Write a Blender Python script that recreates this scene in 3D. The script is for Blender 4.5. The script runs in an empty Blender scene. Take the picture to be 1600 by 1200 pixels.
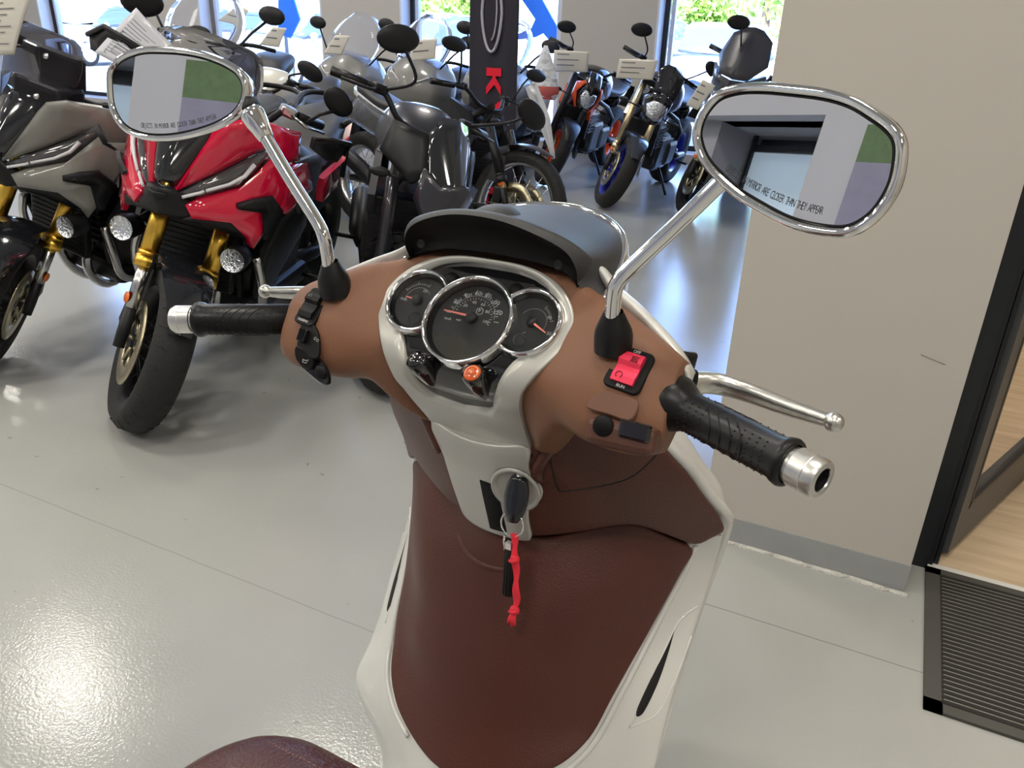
import bpy, bmesh, math, random
import numpy as np
from mathutils import Vector, Matrix
from mathutils.geometry import delaunay_2d_cdt
random.seed(7)
SC = bpy.context.scene
COL = SC.collection
R = math.radians

# ---------------------------------------------------------------- camera
EYE = Vector((0, 0, 1.34))
PITCH, YAW, ROLL, FPX = R(24.5), R(25.3), math.atan2(91, 2700), 1230.0
def _yaw(v):
    c, s = math.cos(YAW), math.sin(YAW)
    return Vector((c*v[0]-s*v[1], s*v[0]+c*v[1], v[2]))
_r = _yaw((1, 0, 0)); _u = _yaw((0, math.sin(PITCH), math.cos(PITCH))); _f = _yaw((0, math.cos(PITCH), -math.sin(PITCH)))
_cx = _r*math.cos(ROLL)+_u*math.sin(ROLL); _cy = _u*math.cos(ROLL)-_r*math.sin(ROLL)
cam_data = bpy.data.cameras.new('camera'); cam = bpy.data.objects.new('camera', cam_data); COL.objects.link(cam)
cam_data.sensor_width = 36; cam_data.lens = FPX/1600*36; cam_data.clip_start = .02; cam_data.clip_end = 300
cam.matrix_world = Matrix(((_cx.x, _cy.x, -_f.x, 0), (_cx.y, _cy.y, -_f.y, 0), (_cx.z, _cy.z, -_f.z, 1.34), (0, 0, 0, 1)))
SC.camera = cam

# ---------------------------------------------------------------- view, sky
SC.view_settings.view_transform = 'Standard'; SC.view_settings.look = 'None'
SC.view_settings.gamma = 1; SC.view_settings.use_curve_mapping = False
SC.view_settings.exposure = 0.16
world = bpy.data.worlds.new('sky'); SC.world = world; world.use_nodes = True
wn = world.node_tree; bg = wn.nodes['Background']
sky = wn.nodes.new('ShaderNodeTexSky'); sky.sky_type = 'NISHITA'; sky.sun_disc = False
sky.sun_elevation = R(52); sky.sun_rotation = R(200); sky.air_density = 1.0; sky.dust_density = 3.0
tint = wn.nodes.new('ShaderNodeMix'); tint.data_type = 'RGBA'; tint.blend_type = 'MULTIPLY'; tint.inputs[0].default_value = 1; tint.inputs[7].default_value = (.80, .96, 1.30, 1)
wn.links.new(sky.outputs[0], tint.inputs[6]); wn.links.new(tint.outputs[2], bg.inputs[0]); bg.inputs[1].default_value = 1.9
sun_d = bpy.data.lights.new('sun', 'SUN'); sun_d.energy = 26.0; sun_d.angle = R(.6); sun_d.color = (.86, .95, 1.0)
sun = bpy.data.objects.new('sun', sun_d); COL.objects.link(sun); sun.rotation_euler = (R(38), R(0), R(200-180+8))
sun.location = (0, 20, 12)

# ---------------------------------------------------------------- helpers
def tag(o, label=None, cat=None, group=None, kind=None):
    if label: o['label'] = label
    if cat: o['category'] = cat
    if group: o['group'] = group
    if kind: o['kind'] = kind
    return o
def empty(name, loc=(0, 0, 0), rz=0, label=None, cat=None, group=None):
    o = bpy.data.objects.new(name, None); COL.objects.link(o)
    o.location = loc; o.rotation_euler = (0, 0, rz); o.empty_display_size = .1
    return tag(o, label, cat, group)
MATS = {}
def mat(name, col, rough=.5, metal=0.0, bump=0, bscale=200, coat=0, spec=.5, var=0, vscale=4, emis=0, alpha=1, trans=0, ior=1.45, bdist=.002, detail=2, aniso=None, coatr=.05):
    if name in MATS: return MATS[name]
    m = bpy.data.materials.new(name); m.use_nodes = True; MATS[name] = m
    nt = m.node_tree; p = nt.nodes['Principled BSDF']
    p.inputs['Base Color'].default_value = (*col, 1); p.inputs['Roughness'].default_value = rough
    p.inputs['Metallic'].default_value = metal; p.inputs['Specular IOR Level'].default_value = spec
    p.inputs['Coat Weight'].default_value = coat; p.inputs['Coat Roughness'].default_value = coatr; p.inputs['IOR'].default_value = ior
    p.inputs['Alpha'].default_value = alpha; p.inputs['Transmission Weight'].default_value = trans
    if emis: p.inputs['Emission Color'].default_value = (*col, 1); p.inputs['Emission Strength'].default_value = emis
    if bump or var:
        tc = nt.nodes.new('ShaderNodeTexCoord')
    if bump:
        nz = nt.nodes.new('ShaderNodeTexNoise'); nz.inputs['Scale'].default_value = bscale; nz.inputs['Detail'].default_value = detail
        b = nt.nodes.new('ShaderNodeBump'); b.inputs['Strength'].default_value = bump; b.inputs['Distance'].default_value = bdist
        nt.links.new(tc.outputs['Object'], nz.inputs['Vector']); nt.links.new(nz.outputs[0], b.inputs['Height']); nt.links.new(b.outputs[0], p.inputs['Normal'])
    if var:
        n2 = nt.nodes.new('ShaderNodeTexNoise'); n2.inputs['Scale'].default_value = vscale; n2.inputs['Detail'].default_value = 4
        mx = nt.nodes.new('ShaderNodeMix'); mx.data_type = 'RGBA'; mx.inputs[6].default_value = (*[c*(1-var) for c in col], 1); mx.inputs[7].default_value = (*[min(1, c*(1+var)) for c in col], 1)
        nt.links.new(tc.outputs['Object'], n2.inputs['Vector']); nt.links.new(n2.outputs[0], mx.inputs[0]); nt.links.new(mx.outputs[2], p.inputs['Base Color'])
    return m
def catmull(P, n=6, closed=False):
    P = [np.array(p, float) for p in P]; N = len(P); out = []
    for i in range(N if closed else N-1):
        a = P[(i-1) % N] if closed or i > 0 else 2*P[0]-P[1]
        b = P[i]; c = P[(i+1) % N]
        d = P[(i+2) % N] if closed or i+2 < N else 2*P[N-1]-P[N-2]
        for k in range(n):
            t = k/n
            out.append(.5*(2*b+(c-a)*t+(2*a-5*b+4*c-d)*t*t+(3*b-a-3*c+d)*t**3))
    if not closed: out.append(P[-1])
    return [tuple(p) for p in out]
def resample(P, sp, closed=True):
    P = [np.array(p, float) for p in P]
    Q = P+[P[0]] if closed else P
    d = np.r_[0, np.cumsum([np.linalg.norm(Q[i+1]-Q[i]) for i in range(len(Q)-1)])]
    n = max(4, int(round(d[-1]/sp))); t = np.linspace(0, d[-1], n+1)
    Q = np.array(Q); out = np.stack([np.interp(t, d, Q[:, k]) for k in range(Q.shape[1])], 1)
    return out[:-1] if closed else out
def mirror_x(P):
    return [tuple([-p[0]]+list(p[1:])) for p in P]
class MB:
    def __init__(s): s.v = []; s.f = []; s.sm = []
    def add(s, V, F, smooth=True, M=None):
        k = len(s.v)
        for v in V:
            s.v.append(tuple(M @ Vector(v)) if M is not None else tuple(v))
        for f in F: s.f.append([i+k for i in f]); s.sm.append(smooth)
        return s
    def box(s, c, d, M=None, bev=0):
        x, y, z = d[0]/2, d[1]/2, d[2]/2
        if bev:
            bm = bmesh.new(); bmesh.ops.create_cube(bm, size=1)
            for v in bm.verts: v.co = Vector((v.co.x*d[0]+c[0], v.co.y*d[1]+c[1], v.co.z*d[2]+c[2]))
            bmesh.ops.bevel(bm, geom=list(bm.edges), offset=bev, segments=2, affect='EDGES', profile=.5)
            bm.verts.index_update()
            s.add([v.co for v in bm.verts], [[v.index for v in f.verts] for f in bm.faces], False, M); bm.free(); return s
        V = [(c[0]+a*x, c[1]+b*y, c[2]+e*z) for a in (-1, 1) for b in (-1, 1) for e in (-1, 1)]
        return s.add(V, [(0, 1, 3, 2), (4, 6, 7, 5), (0, 4, 5, 1), (2, 3, 7, 6), (0, 2, 6, 4), (1, 5, 7, 3)], False, M)
    def tube(s, path, r, seg=10, closed=False, cap=True, M=None):
        P = [Vector(p) for p in path]; n = len(P)
        rs = r if isinstance(r, (list, tuple, np.ndarray)) else [r]*n
        T = []
        for i in range(n):
            a = P[(i-1) % n] if closed or i > 0 else P[0]
            b = P[(i+1) % n] if closed or i < n-1 else P[-1]
            t = (b-a); T.append(t.normalized() if t.length > 1e-9 else Vector((0, 0, 1)))
        up = Vector((0, 0, 1)) if abs(T[0].z) < .9 else Vector((1, 0, 0))
        x = T[0].cross(up).normalized(); V = []; F = []
        for i in range(n):
            x = (x-T[i]*x.dot(T[i])).normalized(); y = T[i].cross(x)
            for k in range(seg):
                a = 2*math.pi*k/seg
                V.append(P[i]+(x*math.cos(a)+y*math.sin(a))*rs[i])
        for i in range(n if closed else n-1):
            j = (i+1) % n
            for k in range(seg):
                l = (k+1) % seg
                F.append((i*seg+k, i*seg+l, j*seg+l, j*seg+k))
        s.add(V, F, True, M)
        if cap and not closed:
            s.add(V[:seg], [list(range(seg))[::-1]], False, M); s.add(V[-seg:], [list(range(seg))], False, M)
        return s
    def lathe(s, prof, M=None, seg=32, cap=False):
        # prof: (radius, height along local z)
        V = []; F = []
        for r, h in prof:
            for k in range(seg):
                a = 2*math.pi*k/seg; V.append((r*math.cos(a), r*math.sin(a), h))
        for i in range(len(prof)-1):
            for k in range(seg):
                l = (k+1) % seg; F.append((i*seg+k, i*seg+l, (i+1)*seg+l, (i+1)*seg+k))
        s.add(V, F, True, M)
        if cap:
            s.add(V[:seg], [list(range(seg))[::-1]], False, M); s.add(V[-seg:], [list(range(seg))], False, M)
        return s
    def ringseg(s, prof, M, keep, seg=96):
        # a turned ring of which only the part where keep(angle) holds is built
        A = [2*math.pi*i/seg for i in range(seg)]; k = [keep(a) for a in A]
        st = next(i for i in range(seg) if k[i] and not k[i-1]); run = []
        i = st
        while k[i % seg] and len(run) < seg: run.append(A[i % seg]); i += 1
        return s.grid([[(r*math.cos(a), r*math.sin(a), h) for r, h in prof] for a in run], M=M)
    def grid(s, G, closed_u=False, closed_v=False, smooth=True, M=None):
        nu = len(G); nv = len(G[0]); V = [p for row in G for p in row]; F = []
        for i in range(nu if closed_u else nu-1):
            for j in range(nv if closed_v else nv-1):
                a, b = (i+1) % nu, (j+1) % nv
                F.append((i*nv+j, i*nv+b, a*nv+b, a*nv+j))
        return s.add(V, F, smooth, M)
    def loft(s, secs, n=4, m=4, caps=True, smooth=True, M=None, spl=True):
        # secs: list of closed rings of 3-D points with equal counts; smoothed both ways
        if spl:
            rings = [np.array(catmull(q, m, True)) for q in secs]
            A = np.array(rings); cols = [catmull(A[:, j], n) for j in range(A.shape[1])]
            G = [[cols[j][i] for j in range(len(cols))] for i in range(len(cols[0]))]
        else: G = [list(map(tuple, q)) for q in secs]
        s.grid(G, False, True, smooth, M)
        if caps:
            for row, rev in ((G[0], True), (G[-1], False)):
                c = tuple(np.mean(np.array(row), 0)); k = len(row)
                s.add(list(row)+[c], [((j+1) % k, j, k) if rev else (j, (j+1) % k, k) for j in range(k)], smooth, M)
        return s
    def ell(s, c, rad, M=None, nu=16, nv=10):
        V = []; F = []
        for i in range(nv+1):
            th = math.pi*i/nv
            for k in range(nu):
                a = 2*math.pi*k/nu; V.append((c[0]+rad[0]*math.sin(th)*math.cos(a), c[1]+rad[1]*math.sin(th)*math.sin(a), c[2]+rad[2]*math.cos(th)))
        for i in range(nv):
            for k in range(nu):
                l = (k+1) % nu; F.append((i*nu+k, (i+1)*nu+k, (i+1)*nu+l, i*nu+l))
        return s.add(V, F, True, M)
    def prism(s, poly, t, M=None, bev=0):
        # poly in local xy, extruded 0..t along z, optional chamfer on the top rim
        P = [tuple(p) for p in poly]; n = len(P)
        ar = sum(P[i][0]*P[(i+1) % n][1]-P[(i+1) % n][0]*P[i][1] for i in range(n))
        if ar < 0: P = P[::-1]
        V = [(x, y, 0) for x, y in P]; F = []
        levels = [P]
        if bev:
            V += [(x, y, t-bev) for x, y in P]; ins = inset(P, bev); V += [(x, y, t) for x, y in ins]; L = 3
        else:
            V += [(x, y, t) for x, y in P]; L = 2
        for l in range(L-1):
            for i in range(n):
                j = (i+1) % n; F.append((l*n+i, l*n+j, (l+1)*n+j, (l+1)*n+i))
        s.add(V, F, False, M)
        top = V[-n:]
        s.add(top, [list(range(n))], False, M); s.add(V[:n], [list(range(n))[::-1]], False, M)
        return s
    def plate(s, outline, surf, r=.004, thick=.02, g=.012, lift=0, crown=0, crad=.05, hole=None):
        # a panel lying on a curved surface: outline (2-D, closed), surf(a, b) -> point, outward normal
        P = resample(outline, g*.6); n = len(P)
        ar = sum(P[i][0]*P[(i+1) % n][1]-P[(i+1) % n][0]*P[i][1] for i in range(n))
        if ar < 0: P = P[::-1]
        rings = [(P, -thick-r)]
        for a in (0, 30, 60, 90):
            rings.append((np.array(inset([tuple(p) for p in P], r*(1-math.cos(R(a))))), -r*(1-math.sin(R(a)))))
        def dist(q):
            A = P; B = np.roll(P, -1, 0); d = B-A; t = np.clip(((q-A)*d).sum(1)/np.maximum((d*d).sum(1), 1e-12), 0, 1)
            return np.sqrt((((A+d*t[:, None])-q)**2).sum(1)).min()
        def inside(q):
            c = False; j = n-1
            for i in range(n):
                if (P[i][1] > q[1]) != (P[j][1] > q[1]) and q[0] < (P[j][0]-P[i][0])*(q[1]-P[i][1])/(P[j][1]-P[i][1])+P[i][0]: c = not c
                j = i
            return c
        def ht(q):
            if not crown: return 0
            d = min(1, dist(q)/crad); return crown*math.sqrt(max(0, 1-(1-d)**2))
        def pt(q, h):
            p, nn = surf(q[0], q[1]); return tuple(Vector(p)+Vector(nn)*(h+lift))
        V = []; F = []
        for ring, h in rings:
            for q in ring: V.append(pt(q, h))
        for l in range(len(rings)-1):
            for i in range(n):
                j = (i+1) % n; F.append((l*n+i, l*n+j, (l+1)*n+j, (l+1)*n+i))
        last = rings[-1][0]; base = (len(rings)-1)*n
        pts = [Vector((q[0], q[1])) for q in last]
        lo = P.min(0); hi = P.max(0); row = 0; yv = lo[1]+g*.5
        while yv < hi[1]:
            xv = lo[0]+(g*.5 if row % 2 else 0)
            while xv < hi[0]:
                q = np.array((xv, yv))
                if inside(q) and dist(q) > r+g*.55: pts.append(Vector((xv, yv)))
                xv += g
            yv += g*.87; row += 1
        E = [(i, (i+1) % n) for i in range(n)]; inh = lambda q: False
        if hole is not None:
            H = resample(hole, g*.6); nh = len(H)
            def inh(q):
                c = False; j = nh-1
                for i in range(nh):
                    if (H[i][1] > q[1]) != (H[j][1] > q[1]) and q[0] < (H[j][0]-H[i][0])*(q[1]-H[i][1])/(H[j][1]-H[i][1])+H[i][0]: c = not c
                    j = i
                return c
            hd = lambda q: np.sqrt(((H-np.array(q))**2).sum(1)).min()
            pts = pts[:n]+[p for p in pts[n:] if not inh(p) and hd(p) > g*.5]
            k0 = len(pts); pts += [Vector((q[0], q[1])) for q in H]; E += [(k0+i, k0+(i+1) % nh) for i in range(nh)]
            w0 = [pt(q, 0) for q in H]+[pt(q, -thick*.6) for q in H]
        ov, oe, of, vo, eo, fo = delaunay_2d_cdt(pts, E, [list(range(n))], 1, 1e-7)
        of = [f for f in of if not inh(sum((ov[i] for i in f), Vector((0, 0)))/3)]
        mp = {}
        if hole is not None:
            kh = len(V); V += w0
            for i in range(nh): F.append((kh+i, kh+(i+1) % nh, kh+nh+(i+1) % nh, kh+nh+i))
        for i, q in enumerate(ov):
            if vo[i] and vo[i][0] < n: mp[i] = base+vo[i][0]
            else: mp[i] = len(V); V.append(pt((q.x, q.y), ht(np.array((q.x, q.y)))))
        for f in of:
            F.append([mp[i] for i in f])
        return s.add(V, F, True)
    def build(s, name, m, parent=None, auto=None):
        me = bpy.data.meshes.new(name); me.from_pydata(s.v, [], s.f); me.polygons.foreach_set('use_smooth', s.sm)
        me.validate(); me.update()
        bm = bmesh.new(); bm.from_mesh(me); bmesh.ops.remove_doubles(bm, verts=bm.verts, dist=1e-6); bmesh.ops.recalc_face_normals(bm, faces=bm.faces) if auto != 'keep' else None
        bm.to_mesh(me); bm.free()
        if auto and auto != 'keep': me.set_sharp_from_angle(angle=R(auto))
        me.materials.append(m); o = bpy.data.objects.new(name, me); COL.objects.link(o)
        if parent: o.parent = parent
        return o
def inset(P, d):
    n = len(P); out = []
    for i in range(n):
        a = Vector(P[i-1]); b = Vector(P[i]); c = Vector(P[(i+1) % n])
        e1 = b-a; e2 = c-b
        e1 = e1.normalized() if e1.length > 1e-9 else Vector((1, 0)); e2 = e2.normalized() if e2.length > 1e-9 else e1
        n1 = Vector((-e1.y, e1.x)); n2 = Vector((-e2.y, e2.x)); m = n1+n2
        if m.length < 1e-6: m = n1
        m.normalize(); k = d/max(.35, m.dot(n1)); out.append((b.x+m.x*k, b.y+m.y*k))
    return out
def frame(o, z, x=None):
    # matrix with local z along `z`, local x near `x`, origin o
    z = Vector(z).normalized(); x = Vector(x if x else (1, 0, 0)); x = (x-z*x.dot(z)).normalized(); y = z.cross(x)
    return Matrix(((x.x, y.x, z.x, o[0]), (x.y, y.y, z.y, o[1]), (x.z, y.z, z.z, o[2]), (0, 0, 0, 1)))
def text(mb, s, size, M, ext=.0003, align='CENTER', bold=0, sx=1):
    c = bpy.data.curves.new('t', 'FONT'); c.body = s; c.size = size; c.align_x = align; c.align_y = 'CENTER'; c.extrude = ext; c.resolution_u = 2; c.offset = bold
    o = bpy.data.objects.new('t', c); COL.objects.link(o)
    me = bpy.data.meshes.new_from_object(o.evaluated_get(bpy.context.evaluated_depsgraph_get()))
    mb.add([(v.co.x*sx, v.co.y, v.co.z) for v in me.vertices], [list(p.vertices) for p in me.polygons], False, M)
    bpy.data.objects.remove(o); bpy.data.curves.remove(c); bpy.data.meshes.remove(me)
    return mb
def circle(cx, cy, r, n=24, a0=0, a1=360):
    return [(cx+r*math.cos(R(a0+(a1-a0)*i/n)), cy+r*math.sin(R(a0+(a1-a0)*i/n))) for i in range(n if a1-a0 == 360 else n+1)]
def rrect(w, h, r, n=4, cx=0, cy=0):
    out = []
    for sx, sy, a in ((1, 1, 0), (-1, 1, 90), (-1, -1, 180), (1, -1, 270)):
        for k in range(n+1):
            t = R(a+90*k/n); out.append((cx+sx*(w/2-r)+r*math.cos(t), cy+sy*(h/2-r)+r*math.sin(t)))
    return out
# ---------------------------------------------------------------- room
M_wall = mat('wall_greige', (.46, .432, .388), .7, bump=.05, bscale=300, var=.02, vscale=1.2)
M_wallw = mat('wall_pale', (.36, .36, .38), .7)
M_black = mat('black_frame', (.012, .014, .018), .35)
M_ceil = mat('ceiling_white', (.55, .55, .54), .9)
def floor_material():
    m = bpy.data.materials.new('epoxy_floor'); m.use_nodes = True; nt = m.node_tree; p = nt.nodes['Principled BSDF']; L = nt.links
    tc = nt.nodes.new('ShaderNodeTexCoord')
    n1 = nt.nodes.new('ShaderNodeTexNoise'); n1.inputs['Scale'].default_value = 2.2; n1.inputs['Detail'].default_value = 4; L.new(tc.outputs['Object'], n1.inputs['Vector'])
    mx = nt.nodes.new('ShaderNodeMix'); mx.data_type = 'RGBA'; mx.inputs[6].default_value = (.325, .33, .315, 1); mx.inputs[7].default_value = (.375, .38, .362, 1); L.new(n1.outputs[0], mx.inputs[0])
    # thin saw-cut joints, running along X
    sx = nt.nodes.new('ShaderNodeSeparateXYZ'); L.new(tc.outputs['Object'], sx.inputs[0])
    wob = nt.nodes.new('ShaderNodeTexNoise'); wob.inputs['Scale'].default_value = 6; L.new(tc.outputs['Object'], wob.inputs['Vector'])
    def M(op, a, b=None, c=None):
        k = nt.nodes.new('ShaderNodeMath'); k.operation = op
        for i, q in enumerate((a, b, c)):
            if q is None: continue
            if isinstance(q, (int, float)): k.inputs[i].default_value = q
            else: L.new(q, k.inputs[i])
        return k.outputs[0]
    yw = M('ADD', sx.outputs[1], M('MULTIPLY', M('SUBTRACT', wob.outputs[0], .5), .006))
    masks = []
    for y0, a, b, st in ((1.197, -20, -.80, .35), (1.683, -.60, .30, .6)):
        d = M('ABSOLUTE', M('SUBTRACT', yw, y0)); line = M('LESS_THAN', d, .0016)
        masks.append(M('MULTIPLY', M('MULTIPLY', M('MULTIPLY', line, M('GREATER_THAN', sx.outputs[0], a)), M('LESS_THAN', sx.outputs[0], b)), st))
    tot = M('ADD', masks[0], masks[1])
    # scattered specks of dirt
    n3 = nt.nodes.new('ShaderNodeTexNoise'); n3.inputs['Scale'].default_value = 26; n3.inputs['Detail'].default_value = 1; L.new(tc.outputs['Object'], n3.inputs['Vector'])
    sp = M('MULTIPLY', M('GREATER_THAN', n3.outputs[0], .79), .4)
    tot = M('MINIMUM', M('ADD', tot, sp), 1.0)
    m2 = nt.nodes.new('ShaderNodeMix'); m2.data_type = 'RGBA'; m2.inputs[7].default_value = (.10, .10, .10, 1); L.new(tot, m2.inputs[0]); L.new(mx.outputs[2], m2.inputs[6]); L.new(m2.outputs[2], p.inputs['Base Color'])
    n2 = nt.nodes.new('ShaderNodeTexNoise'); n2.inputs['Scale'].default_value = 150; n2.inputs['Detail'].default_value = 2; L.new(tc.outputs['Object'], n2.inputs['Vector'])
    b = nt.nodes.new('ShaderNodeBump'); b.inputs['Strength'].default_value = .12; b.inputs['Distance'].default_value = .004; L.new(n2.outputs[0], b.inputs['Height']); L.new(b.outputs[0], p.inputs['Normal'])
    p.inputs['Roughness'].default_value = .15; p.inputs['Specular IOR Level'].default_value = .5
    return m
def wood_material():
    m = bpy.data.materials.new('oak_planks'); m.use_nodes = True; nt = m.node_tree; p = nt.nodes['Principled BSDF']; L = nt.links
    tc = nt.nodes.new('ShaderNodeTexCoord'); mp = nt.nodes.new('ShaderNodeMapping'); mp.inputs['Scale'].default_value = (2.2, 16, 1); mp.inputs['Rotation'].default_value = (0, 0, R(6)); L.new(tc.outputs['Object'], mp.inputs[0])
    n = nt.nodes.new('ShaderNodeTexNoise'); n.inputs['Scale'].default_value = 1.6; n.inputs['Detail'].default_value = 6; L.new(mp.outputs[0], n.inputs['Vector'])
    cr = nt.nodes.new('ShaderNodeValToRGB'); cr.color_ramp.elements[0].position = .3; cr.color_ramp.elements[0].color = (.42, .31, .195, 1); cr.color_ramp.elements[1].position = .7; cr.color_ramp.elements[1].color = (.60, .47, .32, 1)
    L.new(n.outputs[0], cr.inputs[0]); L.new(cr.outputs[0], p.inputs['Base Color']); p.inputs['Roughness'].default_value = .4
    return m
def struct(name, mb, m, parent=None):
    o = mb.build(name, m, parent)
    if not parent: o['kind'] = 'structure'
    return o
def slab(name, x0, x1, y0, y1, z0, z1, m, parent=None):
    return struct(name, MB().box(((x0+x1)/2, (y0+y1)/2, (z0+z1)/2), (x1-x0, y1-y0, z1-z0)), m, parent)
CEIL = 4.2; YB = 8.9
slab('floor', -13.2, 4.2, -4.2, YB+.3, -.12, 0, floor_material())
slab('ceiling', -13.2, 4.2, -4.2, YB+.3, CEIL, CEIL+.15, M_ceil)
slab('wall_left', -13.2, -13, -4.2, YB+.3, 0, CEIL, M_wall)
slab('wall_right', 4, 4.2, -4.2, YB+.3, 0, CEIL, M_wall)
# back wall: piers between tall windows
PIERS = [(-13, -12.55), (-10.44, -9.2), (-7.07, -5.885), (-3.75, -2.66), (-.43, 4.0)]
wb = MB()
for a, b in PIERS: wb.box(((a+b)/2, YB+.15, CEIL/2), (b-a, .3, CEIL))
wb.box((-4.5, YB+.15, CEIL-.4), (17, .3, .8)); wb.box((-4.5, YB+.15, .05), (17, .3, .1))
struct('wall_back', wb, M_wall)
M_glass = mat('window_glass', (1, 1, 1), .0, trans=1, ior=1.02, spec=.3)
M_reveal = mat('white_reveal', (.62, .64, .70), .5)
for k in range(4):
    a, b = PIERS[k][1], PIERS[k+1][0]
    w = struct('window_%d' % (k+1), MB().box((a+.012, YB+.12, 1.75), (.024, .24, 3.3)).box((b-.012, YB+.12, 1.75), (.024, .24, 3.3)).box(((a+b)/2, YB+.12, 3.388), (b-a, .24, .024)), M_reveal)
    fr = MB()
    for x in (a+.05, b-.05): fr.box((x, YB+.22, 1.75), (.055, .05, 3.28))
    for z in (.14, 3.36): fr.box(((a+b)/2, YB+.22, z), (b-a-.05, .05, .06))
    fr.build('window_frame', M_black, w)
    fr = MB().box((a+.115, YB+.24, 1.75), (.045, .07, 3.2)).box((b-.115, YB+.24, 1.75), (.045, .07, 3.2))
    fr.build('sash', mat('pale_sash', (.55, .6, .72), .4), w)
    MB().box(((a+b)/2, YB+.25, 1.75), (b-a-.2, .008, 3.2)).build('pane', M_glass, w)
# wall with the doorway on the right
W = MB().box((-.0375, 2.135, CEIL/2), (.545, .3, CEIL))
W.box((2.6, 2.135, CEIL/2), (2.8, .3, CEIL)); W.box((.72, 2.135, (CEIL+2.15)/2), (.99, .3, CEIL-2.15))
struct('wall_front', W, M_wall)
slab('wall_partition', -.31, -.16, 2.285, YB, 0, CEIL, M_wall)
bb = MB().box((-.0375, 1.9835, .042), (.547, .004, .084))
struct('baseboard_front', bb, mat('base_paint', (.29, .30, .30), .5, var=.12, vscale=9))
lip = MB(); lp = [(-.31, 1.982), (-.2, 1.979), (-.1, 1.981), (0, 1.974), (.1, 1.976), (.2, 1.968), (.245, 1.968)]
for i in range(len(lp)-1): lip.tube([(lp[i][0], lp[i][1], .0), (lp[i+1][0], lp[i+1][1], .0)], .008, 6)
struct('trim_1', lip, mat('sealant', (.55, .54, .50), .7, bump=.6, bscale=120, bdist=.01))
slab('floor_wood', -.16, 4.0, 2.148, YB, -.02, .003, wood_material())
slab('trim_2', .235, 1.2, 2.128, 2.15, 0, .006, mat('threshold_white', (.6, .6, .57), .5))
slab('wall_inner', -.16, 4.0, 5.62, 5.72, 0, CEIL, mat('inner_wall', (.36, .28, .24), .7))
slab('baseboard_inner', -.16, 4.0, 5.595, 5.62, 0, .22, mat('inner_skirting', (.035, .032, .032), .5))
# door frame and the open glazed leaf
d = struct('door_1', MB().box((.262, 2.16, 1.07), (.055, .07, 2.14)).box((1.17, 2.16, 1.07), (.055, .07, 2.14)).box((.716, 2.16, 2.12), (.96, .07, .06)), M_black)
MB().box((.297, 2.165, 1.05), (.012, .05, 2.1)).box((.312, 2.175, 1.05), (.010, .05, 2.1)).build('door_seal', mat('rubber_dark', (.01, .011, .014), .5), d)
ang = math.atan2(.668, .264); Lm = Matrix.Translation((.318, 2.205, 0)) @ Matrix.Rotation(ang, 4, 'Z')
M_leaf = mat('leaf_grey', (.085, .088, .09), .45)
lf = MB().box((.035, 0, 1.06), (.07, .045, 2.08), Lm).box((.865, 0, 1.06), (.07, .045, 2.08), Lm).box((.45, 0, .085), (.76, .045, .13), Lm).box((.45, 0, 2.05), (.76, .045, .1), Lm).build('door_leaf', M_leaf, d)
MB().box((.45, 0, 1.07), (.76, .008, 1.86), Lm).build('pane', M_glass, lf)
MB().box((.45, -.018, .156), (.76, .012, .014), Lm).box((.077, -.018, 1.07), (.014, .012, 1.86), Lm).build('glazing_bead', mat('bead_dark', (.02, .02, .022), .4), lf)
# door mat
mt = empty('door_mat', (0, 0, 0), 0, 'dark ribbed rectangular entrance mat with grey border by the glass door', 'mat')
MX0, MX1, MY0, MY1 = .286, 1.25, 1.563, 2.127
E_ = MB()
for a, b, c, e in ((MX0, MX1, MY0, MY0+.035), (MX0, MX1, MY1-.03, MY1), (MX0, MX0+.038, MY0, MY1), (MX1-.038, MX1, MY0, MY1)): E_.box(((a+b)/2, (c+e)/2, .004), (b-a, e-c, .008))
E_.build('border', mat('mat_rubber', (.055, .053, .046), .6), mt)
rb = MB(); y = MY0+.035
while y < MY1-.032:
    rb.tube([(MX0+.036, y, .004), (MX1-.036, y, .004)], .0085, 6); y += .0165
rb.build('ribbed_pile', mat('mat_pile', (.032, .029, .025), .95, bump=1, bscale=900, var=.35, vscale=500), mt)
st = MB(); y = MY0+.0435
while y < MY1-.034:
    st.box(((MX0+MX1)/2, y, .0075), (MX1-MX0-.08, .0028, .004)); y += .0165
st.build('pale_stripes', mat('mat_stripe', (.20, .19, .17), .9, var=.5, vscale=300), mt)
# scratch on the wall
struct('trim_3', MB().tube([(.13, 1.9845, .66), (.16, 1.9845, .652), (.185, 1.9845, .646)], .0007, 5), mat('scuff', (.16, .15, .14), .8))

# ceiling lamps
M_lamp = mat('lamp_housing', (.25, .25, .25), .5); M_diff = mat('lamp_glow', (1, .94, .84), .5, emis=14)
LAMPS = [(x, y) for x in (-11.3, -8.5, -5.69, -2.9, -.1, 2.6) for y in (-1.9, .6, 3.05, 6.2)]
for i, (x, y) in enumerate(LAMPS):
    if x > -.3 and y > 2: continue
    t = empty('ceiling_light', (x, y, CEIL), 0, 'round white led ceiling lamp in the showroom rows', 'lamp', 'round lamps on the showroom ceiling')
    MB().lathe([(.0, 0), (.30, 0), (.31, -.03), (.285, -.07), (.27, -.07), (.268, -.055), (0, -.055)], None, 32).build('housing', M_lamp, t)
    MB().lathe([(0, -.062), (.265, -.062), (.265, -.058)], None, 32).build('diffuser', M_diff, t)
    ld = bpy.data.lights.new('lamp', 'AREA'); ld.shape = 'DISK'; ld.size = .5; ld.energy = 29; ld.color = (1, .94, .84)
    lo = bpy.data.objects.new('lamp', ld); COL.objects.link(lo); lo.location = (x, y, CEIL-.08)
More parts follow.
